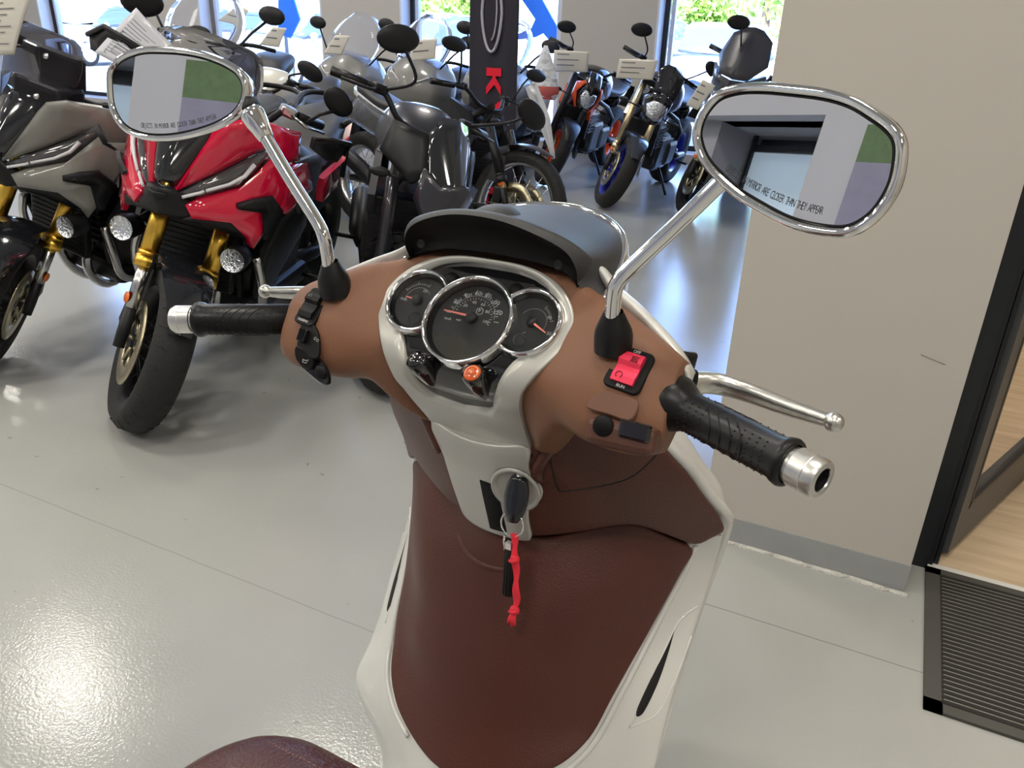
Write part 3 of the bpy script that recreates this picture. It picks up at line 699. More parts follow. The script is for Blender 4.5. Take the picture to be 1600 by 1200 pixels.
# --- switch gear (placed in the panel frame: u, v, w)
def pframe(u, v, w, rot=0, tilt=0):
    return frame(pv(u, v, w), (0, -.70711, .70711), (1, 0, 0)) @ Matrix.Rotation(R(rot), 4, 'Z') @ Matrix.Rotation(R(tilt), 4, 'X')
k = MB().prism(rrect(.041, .047, .007), .004, pframe(.190, -.032, .006, -7) @ Matrix.Scale(.9, 4), .001).build('kill_switch_bezel', M_matt, SCO)
KM = pframe(.190, -.032, .0095, -7) @ Matrix.Scale(.9, 4)
M_red = mat('switch_red', (.85, .035, .095), .35, coat=.2)
mb = MB(); prf = [(-.0165, 0), (-.0165, .004), (-.010, .0055), (-.003, .0035), (.002, .0035), (.006, .0075), (.012, .007), (.0165, .005), (.0165, 0)]
V = [(-.0125, y, z) for y, z in prf]+[(.0125, y, z) for y, z in prf]; n9 = len(prf)
mb.add(V, [(i, i+1, n9+i+1, n9+i) for i in range(n9-1)]+[list(range(n9)), list(range(n9, 2*n9))[::-1]], False, KM)
mb.build('kill_switch_rocker', M_red, k)
mk = MB(); text(mk, 'OFF', .0046, KM @ Matrix.Translation((0, .0203, .0002)), .0001, bold=.0001); text(mk, 'RUN', .0046, KM @ Matrix.Translation((0, -.0196, .0002)), .0001, bold=.0001); mk.build('switch_lettering', M_mark, k)
mk = MB(); T = KM @ Matrix.Translation((.0045, .0095, .0082)) @ Matrix.Rotation(R(-8), 4, 'X'); mk.tube([(.0032*math.cos(R(a)), .0032*math.sin(R(a)), 0) for a in range(60, 380, 20)], .0004, 4, M=T); mk.tube([(-.004, -.0035, 0), (.004, .0035, 0)], .0004, 4, M=T); mk.tube([(-.004, .0035, 0), (.004, -.0035, 0)], .0004, 4, M=T)
T = KM @ Matrix.Translation((-.005, -.010, .0058)); mk.tube([(.0034*math.cos(R(a)), .0034*math.sin(R(a)), 0) for a in range(-60, 250, 20)], .0004, 4, M=T); mk.build('switch_symbol', mat('symbol_dark', (.10, .01, .015), .5), k)
fl_ = [(-.0235, -.0085), (-.0205, .002), (-.012, .009), (.004, .0095), (.0185, .009), (.0235, .003), (.0225, -.008), (.016, -.0115), (0, -.011), (-.0185, -.011)]
MB().prism(catmull(fl_, 5, True), .003, pframe(.185, -.0655, .003, -3, 14), .0012).build('blank_switch_cover', mat('tan_smooth', (.155, .072, .045), .45), SCO)
pod = MB().box((0, 0, 0), (.066, .026, .030), pframe(.199, -.0875, -.012, 2, 25), .007).build('switch_pod', mat('brown_pod', (.090, .036, .024), .5, bump=.3, bscale=800, bdist=.001), SCO)
MB().lathe([(.010, 0), (.010, .003), (.0085, .005), (0, .0052)], pframe(.183, -.0875, .002, 0, 30), 24).build('socket_button', M_matt, pod)
b = MB().box((0, 0, .002), (.030, .017, .008), pframe(.2125, -.085, .002, 0, 25), .003).build('starter_button', M_gloss, pod)
mk = MB(); mk.tube([(.0038*math.cos(R(a)), .0038*math.sin(R(a)), 0) for a in range(0, 360, 20)], .0004, 4, True, M=pframe(.2055, -.085, .0078, 0, 25)); text(mk, 's', .005, pframe(.2055, -.085, .0078, 0, 25), .0001); mk.build('starter_symbol', M_mark, b)
# left cluster
s = MB().prism(rrect(.030, .046, .006), .004, pframe(-.189, -.0365, .006, -6), .001).build('beam_switch_bezel', M_matt, SCO)
T = pframe(-.189, -.0365, .010, -6)
MB().add([(-.011, y, z) for y, z in prf]+[(.011, y, z) for y, z in prf], [(i, i+1, n9+i+1, n9+i) for i in range(n9-1)]+[list(range(n9)), list(range(n9, 2*n9))[::-1]], False, T @ Matrix.Scale(.9, 4)).build('beam_switch_rocker', M_matt, s)
mk = MB(); text(mk, 'PASSING', .0040, T @ Matrix.Translation((-.001, -.0185, .0002)), .0001, bold=.0001); T2 = T @ Matrix.Translation((-.004, .0095, .0068)); mk.tube([(0, -.0018, 0), (0, .0018, 0), (.0018, .0014, 0), (.0022, 0, 0), (.0018, -.0014, 0)], .0003, 4, True, M=T2)
for q in (-.0012, 0, .0012): mk.tube([(-.001, q, 0), (-.0028, q, 0)], .00025, 4, M=T2)
mk.build('switch_lettering', M_mark, s)
tl = catmull([(-.018, .020), (-.006, .019), (.006, .010), (.014, -.004), (.017, -.018), (.006, -.020), (-.010, -.014), (-.017, -.008)], 4, True)
s = MB().prism(tl, .004, pframe(-.175, -.072, .001, 0, 14), .001).build('indicator_switch_bezel', M_matt, SCO)
T = pframe(-.175, -.072, .005, 0, 14)
tb = MB().box((-.008, .001, .003), (.011, .014, .008), T, .001)
for q in range(5): tb.box((-.0125+.0015*q+.0015, .001, .0074), (.0005, .013, .001), T)
tb.build('indicator_slider', M_gloss, s)
mk = MB(); mk.tube([(.0015*math.cos(R(a)), .0015*math.sin(R(a)), 0) for a in range(0, 360, 40)], .0003, 4, True, M=T @ Matrix.Translation((.007, .001, .0003))); mk.tube([(.0015*math.cos(R(a)), .0015*math.sin(R(a)), 0) for a in range(0, 360, 40)], .0003, 4, True, M=T @ Matrix.Translation((.0112, -.0005, .0003))); mk.build('switch_symbol', M_mark, s)
hb = MB().prism(catmull([(-.022, .012), (.004, .006), (.020, -.006), (.024, -.020), (.014, -.022), (-.006, -.014), (-.020, -.006)], 4, True), .006, pframe(-.170, -.091, -.014, 0, 30), .0015).build('horn_bezel', M_gloss, SCO)
T = pframe(-.170, -.091, -.007, 0, 30)
MB().prism(catmull([(-.021, .011), (.000, .006), (.006, -.002), (.002, -.012), (-.018, -.005)], 3, True), .006, T, .001).build('horn_button', M_matt, hb)
MB().lathe([(.0085, 0), (.0085, .003), (.007, .005), (0, .0052)], T @ Matrix.Translation((.015, -.012, 0)), 20).build('mode_button', M_matt, hb)
mk = MB(); T2 = T @ Matrix.Translation((-.004, -.003, .0064)); mk.tube([(-.004, .002, 0), (-.004, -.0015, 0), (.001, -.002, 0), (.0045, .0028, 0), (.001, .001, 0), (-.004, .001, 0)], .0004, 4, True, M=T2); mk.build('horn_symbol', M_mark, hb)

# --- steering column panel (silver) with lock, slot and key bowl
def S_col(u, z):
    y = float(np.interp(-z, [-1.095, -1.076, -1.035, -.998, -.942, -.92], [.672, .676, .692, .700, .714, .718])); k = 1.2
    s_ = (.716-.676)/(1.076-.942)
    return (u, y-.012+k*u*u*2, z), Vector((2*k*u*2, -1, -s_)).normalized()
cp = [(-.066, 1.088), (-.03, 1.084), (0, 1.082), (.03, 1.084), (.066, 1.089), (.062, 1.06), (.0625, 1.048), (.070, 1.036), (.073, 1.022), (.068, 1.006), (.058, .998), (.053, .985), (.0515, .965), (.050, .938), (.02, .935), (-.02, .936), (-.044, .944), (-.05, .965), (-.056, 1.0), (-.062, 1.04)]
colp = MB().plate(catmull(cp, 3, True), S_col, .003, .03, .009).build('steering_column_panel', M_silver, SCO)
sl_ = [(-.005, 1.022), (.012, 1.021), (.0185, 1.012), (.0215, .945), (-.002, .944)]
MB().plate(sl_, S_col, .001, .004, .01, lift=.0012).build('card_slot', M_matt, colp)
p0, nn = S_col(.042, 1.022); LM = frame(Vector(p0)+nn*.001, nn, (1, 0, 0))
MB().lathe([(.030, .0005), (.0295, .003), (.027, .0035), (.0245, .001), (.022, -.004), (.019, -.008), (.0, -.009)], LM @ Matrix.Scale(1.15, 4, (0, 1, 0)), 40).build('key_bowl', M_silver, colp)
MB().lathe([(.0, -.002), (.0165, -.002), (.019, -.0065)], LM @ Matrix.Translation((.003, .011, -.001)), 32).build('ignition_lock', M_gloss, colp)
MB().lathe([(.0, .004), (.0075, .004), (.0095, .001), (.0095, -.004)], LM @ Matrix.Translation((.004, .013, 0)), 24).build('lock_barrel', M_chrome, colp)

# --- leg shield
up_o = [(.060, 1.088), (.075, 1.112), (.10, 1.128), (.13, 1.124), (.162, 1.108), (.188, 1.087), (.202, 1.064), (.215, 1.041), (.225, 1.016), (.233, .993), (.243, .962), (.2505, .934), (.238, .926), (.222, .918), (.19, .944), (.167, .962), (.148, .966), (.122, .960), (.087, .950), (.046, .940), (0, .934)]
up_full = up_o+[(-x, z) for x, z in up_o[:-1]][::-1]
UPP = MB().plate(resample(catmull(up_full, 3, True), .006), S_up, .005, .03, .011).build('upper_leg_shield', M_brown_shaded, SCO)
gl_o = [(.107, 1.124), (.094, 1.1), (.085, 1.079), (.086, 1.056), (.0895, 1.029), (.095, 1.0275), (.118, 1.033), (.146, 1.040), (.164, 1.049), (.183, 1.074), (.184, 1.083), (.172, 1.103)]
gp = catmull(gl_o, 3, True)
MB().plate(gp, S_up, .0008, .002, .011, lift=.0012).build('glovebox_lid', M_brown_shaded, UPP)
MB().tube([tuple(Vector(S_up(x, z)[0])+S_up(x, z)[1]*.0008) for x, z in gp], .0011, 6, True).build('lid_gap', M_void, UPP)
gpm = [(-x, z) for x, z in gp]
for sx in (-1, 1):   # raised rib beside the column
    rp = catmull([(.112, 1.128), (.100, 1.110), (.084, 1.085), (.072, 1.062), (.068, 1.048), (.072, 1.035)], 5)
    MB().tube([tuple(Vector(S_up(x, z)[0])+S_up(x, z)[1]*-.002) for x, z in [(sx*a, b) for a, b in rp]], [.003+.005*min(1, i/8) for i in range(len(rp)-4)]+[.007, .006, .005, .003], 10).build('column_rib', M_brown_shaded, UPP)
low_t = [(0, .931), (.03, .932), (.062, .931), (.087, .940), (.115, .949), (.140, .955), (.155, .955), (.168, .951), (.19, .936), (.219, .909)]
low_e = [(.212, .882), (.199, .838), (.188, .801), (.179, .773), (.169, .740), (.158, .703), (.146, .685), (.132, .671), (.11, .658), (.08, .645), (.04, .635), (0, .632)]
low_h = low_t+low_e; low_full = low_h+[(-x, z) for x, z in low_h[1:-1]][::-1]
lowd = resample(catmull(low_full, 3, True), .006)
lowp = MB().plate(lowd, S_low, .004, .02, .010).build('lower_leg_shield', M_brown_shaded, SCO)
pk = [(-.062, .897), (-.040, .883), (-.008, .8785), (.022, .884), (.030, .893), (.0, .903), (-.030, .906)]
MB().tube([tuple(Vector(S_low(x, z)[0])+S_low(x, z)[1]*-.0035) for x, z in catmull([(-.075, .912), (-.062, .898), (-.040, .886), (-.008, .882), (.024, .888), (.040, .902)], 5)], [.002+.004*math.sin(math.pi*i/25) for i in range(26)], 10).build('bag_hook_flap', M_brown_shaded, lowp)
rimo = [(0, .86), (.1, .86), (.17, .875), (.20, .90), (.222, .921), (.2515, .931), (.246, .872), (.241, .815), (.237, .767), (.235, .733), (.2345, .685), (.2355, .650), (.238, .622), (.235, .606), (.226, .588), (.216, .56), (.210, .52), (.209, .47), (.213, .42), (.21, .38), (.1, .36), (0, .355)]
rim_f = rimo+[(-x, z) for x, z in rimo[1:-1]][::-1]
rimp = MB().plate(resample(rim_f, .008), S_low, .006, .035, .012, lift=-.005).build('pearl_leg_shield_rim', M_pearl, SCO)
for sx in (-1, 1):
    rr = [(.216, .803), (.214, .792), (.205, .753), (.199, .722), (.2005, .715), (.2065, .717), (.213, .745), (.2155, .777)]
    MB().plate(catmull([(sx*x, z) for x, z in rr], 3, True), S_low, .0006, .002, .006, lift=-.0035).build('air_vent', M_void, rimp)
    rc = [(.236, .824), (.224, .817), (.2175, .806), (.210, .772), (.2015, .728), (.1965, .704)]
    MB().tube([tuple(Vector(S_low(x, z)[0])+S_low(x, z)[1]*-.0052) for x, z in [(sx*a, b) for a, b in catmull(rc, 5)]], .0016, 8).build('vent_lip', M_pearl, rimp)
    rc = [(.1965, .704), (.208, .706), (.222, .712), (.231, .745), (.236, .79)]
    MB().tube([tuple(Vector(S_low(x, z)[0])+S_low(x, z)[1]*-.0056) for x, z in [(sx*a, b) for a, b in catmull(rc, 5)]], .0012, 8).build('vent_edge', M_pearl, rimp)
    ir = [(.222, .912), (.216, .882), (.2035, .838), (.1935, .801), (.186, .773), (.177, .740), (.166, .703), (.154, .680), (.137, .663), (.112, .649), (.08, .637)]
    MB().tube([tuple(Vector(S_low(x, z)[0])+S_low(x, z)[1]*-.0045) for x, z in [(sx*a, b) for a, b in catmull(ir, 4)]], .004, 8).build('inner_bead', M_pearl, rimp)

# --- front shield body (pearl), front wheel, floor, seat and rear body (mostly hidden below the frame)
def hull(z, w, yr, yf):
    return [(w, yr, z), (w-.016, yr+.045, z), (w*.80, yr+.10, z), (w*.42, yf-.02, z), (0, yf, z), (-w*.42, yf-.02, z), (-w*.80, yr+.10, z), (-w+.016, yr+.045, z), (-w, yr, z), (-w*.5, yr+.02, z), (0, yr+.03, z), (w*.5, yr+.02, z)]
MB().loft([hull(1.12, .155, .755, .88), hull(1.087, .188, .760, .91), hull(1.041, .2155, .790, .95), hull(.993, .2335, .823, .98), hull(.95, .2475, .860, 1.0), hull(.925, .2465, .876, 1.0), hull(.872, .2375, .885, 1.01), hull(.80, .2285, .845, 1.0), hull(.733, .2245, .797, .97), hull(.65, .2235, .74, .93), hull(.6, .212, .715, .91), hull(.5, .195, .715, .88), hull(.4, .19, .715, .84)], 4, 4).build('front_shield', M_pearl, SCO)
FWC = (0, 1.02, .305)
MX = frame(FWC, (1, 0, 0), (0, 1, 0))
t = MB().lathe([(.20, -.05), (.27, -.062), (.298, -.04), (.305, 0), (.298, .04), (.27, .062), (.20, .05)], MX, 48).build('front_tire', M_rub, SCO)
rm = MB().lathe([(.20, -.05), (.205, -.045), (.19, -.03), (.19, .03), (.205, .045), (.20, .05)], MX, 40)
for i in range(5): rm.tube([(.02*math.cos(R(72*i)), .02*math.sin(R(72*i)), 0), (.19*math.cos(R(72*i)), .19*math.sin(R(72*i)), 0)], .014, 8, M=MX)
rm.lathe([(0, -.05), (.04, -.05), (.045, 0), (.04, .05), (0, .05)], MX, 20); rm.build('rim', M_alu, t)
fd = []
for i in range(13):
    a = R(25+i*11); fd.append([(x, FWC[1]+math.cos(a)*(.325+.02*(1-abs(x)/.075)), FWC[2]+math.sin(a)*(.325+.02*(1-abs(x)/.075))) for x in (-.075, -.06, -.03, 0, .03, .06, .075)])
MB().grid(fd).build('front_fender', M_pearl, SCO)
for sx in (-1, 1): MB().tube([(sx*.085, .80, .75), (sx*.085, 1.02, .305)], .02, 12).build('fork_leg', M_alu, SCO)
MB().box((0, .36, .345), (.42, .66, .07), None, .02).build('footboard', M_matt, SCO)
MB().loft([[(x*w, y, z0+h*s_) for x, s_ in ((1, 0), (.9, .8), (.4, 1), (-.4, 1), (-.9, .8), (-1, 0))] for y, w, z0, h in ((.62, .10, .36, .2), (.5, .09, .36, .1), (.3, .09, .36, .05), (.12, .13, .36, .14))], 3, 3).build('floor_tunnel', M_brown_shaded, SCO)
def sring(y, w, z, h): return [(w, y, z), (w*.98, y, z+h*.6), (w*.7, y, z+h*.95), (0, y, z+h), (-w*.7, y, z+h*.95), (-w*.98, y, z+h*.6), (-w, y, z), (0, y, z-.01)]
M_seat = mat('seat_leather', (.060, .016, .012), .28, bump=.7, bscale=260, bdist=.002, spec=.5)
seat = MB().loft([sring(.418, .03, .80, .03), sring(.405, .075, .79, .06), sring(.37, .115, .78, .085), sring(.30, .14, .77, .098), sring(.15, .155, .75, .1), sring(-.1, .17, .74, .10), sring(-.32, .165, .76, .13), sring(-.5, .15, .80, .13), sring(-.64, .11, .83, .1)], 5, 4).build('seat', M_seat, SCO)
stp = [(x, y+.001, z) for x, y, z in catmull([(-.058, .374, .868), (-.03, .372, .872), (.0, .372, .874), (.05, .372, .872)], 6)]
sm = MB()
for i in range(len(stp)-1): sm.tube([tuple(np.array(stp[i])*.8+np.array(stp[i+1])*.2), tuple(np.array(stp[i])*.3+np.array(stp[i+1])*.7)], .0007, 5)
sm.build('seat_stitching', mat('thread', (.22, .12, .1), .7), seat)
MB().loft([[(w, y, z), (w*.95, y, z+h), (0, y, z+h+.01), (-w*.95, y, z+h), (-w, y, z), (0, y, z-.02)] for y, w, z, h in ((.24, .14, .38, .36), (.0, .19, .36, .37), (-.3, .2, .40, .34), (-.6, .15, .58, .23), (-.8, .07, .72, .12))], 4, 4).build('rear_body', M_pearl, SCO)
RX = frame((0, -.56, .29), (1, 0, 0), (0, 1, 0))
t = MB().lathe([(.18, -.06), (.25, -.07), (.282, -.045), (.29, 0), (.282, .045), (.25, .07), (.18, .06)], RX, 40).build('rear_tire', M_rub, SCO)
MB().lathe([(0, -.05), (.18, -.06), (.185, 0), (.18, .06), (0, .05)], RX, 32).build('rim', M_alu, t)
MB().box((-.16, -.35, .33), (.10, .62, .16), None, .03).build('engine_case', M_alu, SCO)
MB().tube([(.15, .1, .22), (.17, -.2, .25), (.19, -.45, .33), (.19, -.85, .42)], [.02, .025, .055, .06], 14).build('exhaust', M_matt, SCO)
MB().tube([(-.12, .02, .30), (-.24, .08, .012)], .011, 10).build('side_stand', M_matt, SCO)
MB().lathe([(0, .0), (.035, .0), (.045, -.02), (.03, -.04)], frame((0, -.86, .78), (0, -1, .1)), 20).build('tail_light', mat('tail_red', (.5, .02, .02), .2, coat=.5), SCO)

# --- key with fob, ring, tassel and red cord (hangs from the ignition)
KEY = empty('ignition_key', label='black ignition key with ring, black tassel and red cord hanging from the lock', cat='key'); KEY.matrix_world = SM @ Matrix.Translation((.0165, .012, .013))
kt = Vector((.0345, .668, 1.036)); kb = Vector((.0365, .648, .984))
kd = (kb-kt).normalized(); KMx = frame(kt, kd, (1, 0, 0))
hd = []
for i in range(13):
    q = i/12; z = .004+.053*q; w = .0155*math.sin(math.pi*min(.97, max(.12, q*.82+.12)))**.55; hd.append([(w*math.cos(R(a)), .0075*math.sin(R(a))*(1 if q < .9 else .8), z) for a in range(0, 360, 20)])
MB().loft([[tuple(KMx @ Vector(p)) for p in q] for q in hd], spl=False).build('key_head', mat('key_black', (.008, .009, .013), .22, coat=.4), KEY)
MB().box((0, 0, -.006), (.008, .002, .03), KMx).build('key_blade', M_chrome, KEY)
rc = Vector((.0365, .647, .980)); rg = [tuple(rc+Vector((.0145*math.cos(R(a)), .003*math.sin(R(a)), .0145*math.sin(R(a))))) for a in range(0, 360, 12)]
MB().tube(rg, .0010, 8, True).build('key_ring', M_chrome, KEY)
tx, ty, tz = .0335, .646, .966
ts = MB()
for i in range(11):
    a = R(360*i/11); ts.tube([(tx, ty, tz-.016), (tx+.005*math.cos(a), ty+.004*math.sin(a), tz-.035), (tx-.001+.0065*math.cos(a), ty+.005*math.sin(a), tz-.085)], .0016, 6)
ts.build('black_tassel', mat('tassel_black', (.009, .009, .010), .8), KEY)
MB().box((tx+.001, ty-.002, tz-.014), (.008, .006, .010), None, .001).tube([(tx-.006, ty, tz-.004), (tx-.0075, ty, tz-.012), (tx-.006, ty, tz-.02), (tx-.0065, ty, tz-.027)], .0013, 6).build('tassel_clip', M_chrome, KEY)
rcx = MB(); P = catmull([(.0405, .645, .968), (.042, .644, .95), (.0435, .6435, .925), (.045, .643, .90), (.0455, .6425, .878), (.043, .642, .862)], 5)
for s_ in (-1, 1): rcx.tube([(x+s_*.0022*math.cos(i*.35), y+.0015*math.sin(i*.7), z) for i, (x, y, z) in enumerate(P)], .0028, 8)
for c, r_ in (((.0435, .6415, .938), .0062), ((.0445, .6405, .866), .0064)): rcx.ell(c, (r_, r_*.8, r_), None, 12, 8).tube([(c[0]-.006, c[1]-.002, c[2]-.003), (c[0], c[1]-.006, c[2]), (c[0]+.006, c[1]-.002, c[2]+.003)], .0022, 6)
for dx, dz in ((-.005, -.020), (.0, -.024), (.004, -.020)): rcx.tube([(.0435, .641, .862), (.0415+dx*.5, .640, .852), (.041+dx, .640, .864+dz)], [.0028, .003, .0016], 7)
rcx.build('red_cord', mat('cord_red', (.85, .03, .055), .6, bump=.5, bscale=700, bdist=.001), KEY)

# --- what stands behind the viewer and shows in the two mirrors
wbk = MB()
YW = -3.573
wbk.box((3.4-3.75+.19-.0, YW-.2, CEIL/2), (.001, .001, .001))
for a, b in ((-13, -6.6), (-3.75, 4)): wbk.box(((a+b)/2, YW-.15, CEIL/2), (b-a, .3, CEIL))
wbk.box((-5.175, YW-.15, (CEIL+2.65)/2), (2.85, .3, CEIL-2.65)); wbk.box((-5.175, YW-.15, .3), (2.85, .3, .6))
struct('wall_rear', wbk, M_wallw)
w = struct('window_5', MB().box((-4.93-.83, YW-.4, 1.6), (1.66, .5, 2.1)).box((-5.175, YW-.4, 2.665), (2.85, .5, .03)).box((-3.735, YW-.4, 1.6), (.03, .5, 2.1)), mat('recess_grey', (.22, .22, .24), .7))
MB().box((-4.34, YW-.56, 2.545), (1.17, .03, .06)).box((-4.9, YW-.55, 1.6), (.03, .03, 2.1)).box((-5.175, YW-.66, 1.6), (2.9, .02, 2.3)).build('window_frame', M_black, w)  # last box is an added black backing that blocks the sky behind the pane
MB().box((-4.33, YW-.575, 1.56), (1.14, .01, 1.94)).build('frosted_pane', mat('frosted', (.42, .52, .60), .5, emis=.35), w)
po = empty('wall_poster', (0, 0, 0), 0, 'large green and lavender printed panel on the pale wall, seen only in the mirrors', 'poster')
MB().box((-2.07, YW+.006, 2.455), (2.6, .01, .25)).build('green_field', mat('poster_green', (.075, .125, .055), .7, var=.3, vscale=14), po)
MB().box((-2.07, YW+.006, 1.565), (2.6, .01, 1.53)).build('lavender_field', mat('poster_lavender', (.19, .185, .25), .7, var=.12, vscale=10), po)
# ---------------------------------------------------------------- motorcycles in the showroom (local: x rider's right, y forward from the front axle, z up)
def at(px, py, Y):
    # the point of the place seen at photo pixel (px, py) that lies on the plane y = Y
    d = _f+_cx*((px-800)/FPX)-_cy*((py-600)/FPX)
    return EYE+d*((Y-EYE.y)/d.y)
def pose(x, y, yaw, lean, sc=1): return Matrix.Translation((x, y, 0)) @ Matrix.Scale(sc, 4) @ Matrix.Rotation(R(yaw), 4, 'Z') @ Matrix.Rotation(R(lean), 4, 'Y')
M_tyre = mat('tyre', (.013, .013, .013), .75, bump=.6, bscale=60, bdist=.004)
M_dark = mat('dark_plastic', (.010, .010, .012), .42, spec=.35)
M_dgloss = mat('dark_gloss', (.010, .011, .014), .12, coat=.8)
M_eng = mat('engine_black', (.020, .020, .022), .45, bump=.4, bscale=60, bdist=.01)
M_steel = mat('steel_parts', (.55, .55, .55), .25, metal=1)
M_gold = mat('gold_anodised', (.85, .52, .08), .28, metal=1)
M_goldp = mat('pale_gold', (.75, .62, .38), .3, metal=1)
M_lens = mat('headlight_glass', (.06, .06, .065), .06, coat=1, spec=.8)
M_refl = mat('headlight_reflector', (.75, .77, .80), .18, metal=1, bump=.8, bscale=90, bdist=.01)
M_drl = mat('daylight_strip', (.62, .63, .66), .3)
M_orange = mat('indicator_orange', (.75, .16, .02), .3)
M_smoke = mat('smoked_screen', (.30, .30, .33), .03, trans=.95, ior=1.06)
M_screen = mat('clear_screen', (.80, .83, .90), .03, trans=.92, ior=1.12)
M_disc = mat('brake_disc_steel', (.42, .37, .25), .35, metal=1)
M_seatb = mat('black_vinyl', (.024, .024, .026), .5, bump=.3, bscale=200)
def ringy(y, w, zb, zt, k=.62):
    h = zt-zb
    return [(w, y, zb+h*.45), (w*.96, y, zb+h*.72), (w*k, y, zt-h*.06), (0, y, zt), (-w*k, y, zt-h*.06), (-w*.96, y, zb+h*.72), (-w, y, zb+h*.45), (-w*.85, y, zb+h*.12), (0, y, zb), (w*.85, y, zb+h*.12)]
def steer_m(a, rake, trail=.10):
    ax = Vector((0, -math.sin(R(rake)), math.cos(R(rake)))); o = Vector((0, trail, 0))
    return Matrix.Translation(o) @ Matrix.Rotation(R(a), 4, ax) @ Matrix.Translation(-o)
def wheel(root, S, c, r, w, rim_m, name, spokes='cast', disc=True, ring=None):
    M = S @ frame(c, (1, 0, 0), (0, 1, 0)); ri = r-w*.72
    t = MB().lathe([(ri, -w*.42), (ri+.02, -w*.48), (r-.035, -w*.52), (r-.012, -w*.36), (r-.002, -w*.15), (r, 0), (r-.002, w*.15), (r-.012, w*.36), (r-.035, w*.52), (ri+.02, w*.48), (ri, w*.42)], M, 56)
    for k in range(28):
        a = 2*math.pi*k/28
        for s in (-1, 1):
            t.tube([((r-.004)*math.cos(a+s*.04), (r-.004)*math.sin(a+s*.04), s*w*.06), ((r-.008)*math.cos(a+.10), (r-.008)*math.sin(a+.10), s*w*.30), ((r-.026)*math.cos(a+.13), (r-.026)*math.sin(a+.13), s*w*.47)], .003, 4, M=M)
    t = t.build(name, M_tyre, root)
    rm = MB().lathe([(ri+.004, -w*.43), (ri-.006, -w*.40), (ri-.022, -w*.28), (ri-.026, 0), (ri-.022, w*.28), (ri-.006, w*.40), (ri+.004, w*.43)], M, 48)
    rm.lathe([(0, -.06), (.028, -.06), (.034, -.04), (.03, 0), (.034, .04), (.028, .06), (0, .06)], M, 18)
    if spokes == 'wire':
        for k in range(20):
            a = 2*math.pi*k/20; b = a+(.5 if k % 2 else -.5); s = -1 if (k//2) % 2 else 1
            rm.tube([(.032*math.cos(b), .032*math.sin(b), s*.045), ((ri-.024)*math.cos(a), (ri-.024)*math.sin(a), -s*.012)], .0028, 5, M=M)
    else:
        for k in range(5):
            a = 2*math.pi*k/5
            for d in (-.14, .14): rm.tube([(.03*math.cos(a), .03*math.sin(a), 0), ((ri-.02)*math.cos(a+d), (ri-.02)*math.sin(a+d), 0)], [.016, .010], 7, M=M)
    rm.build('rim', rim_m, t)
    if ring: MB().lathe([(ri+.006, w*.435), (ri-.004, w*.44), (ri-.02, w*.36)], M, 48).lathe([(ri+.006, -w*.435), (ri-.004, -w*.44), (ri-.02, -w*.36)], M, 48).build('rim_stripe', ring, t)
    if disc:
        for s in (-1, 1):
            d = MB().lathe([(.085, s*.068), (.150, s*.068), (.150, s*.073), (.085, s*.073), (.085, s*.068)], M, 36)
            for k in range(6):
                a = 2*math.pi*k/6; d.tube([(.03*math.cos(a), .03*math.sin(a), s*.062), (.09*math.cos(a+.3), .09*math.sin(a+.3), s*.070)], .007, 6, M=M)
            d.build('brake_disc', M_disc, t)
    return t
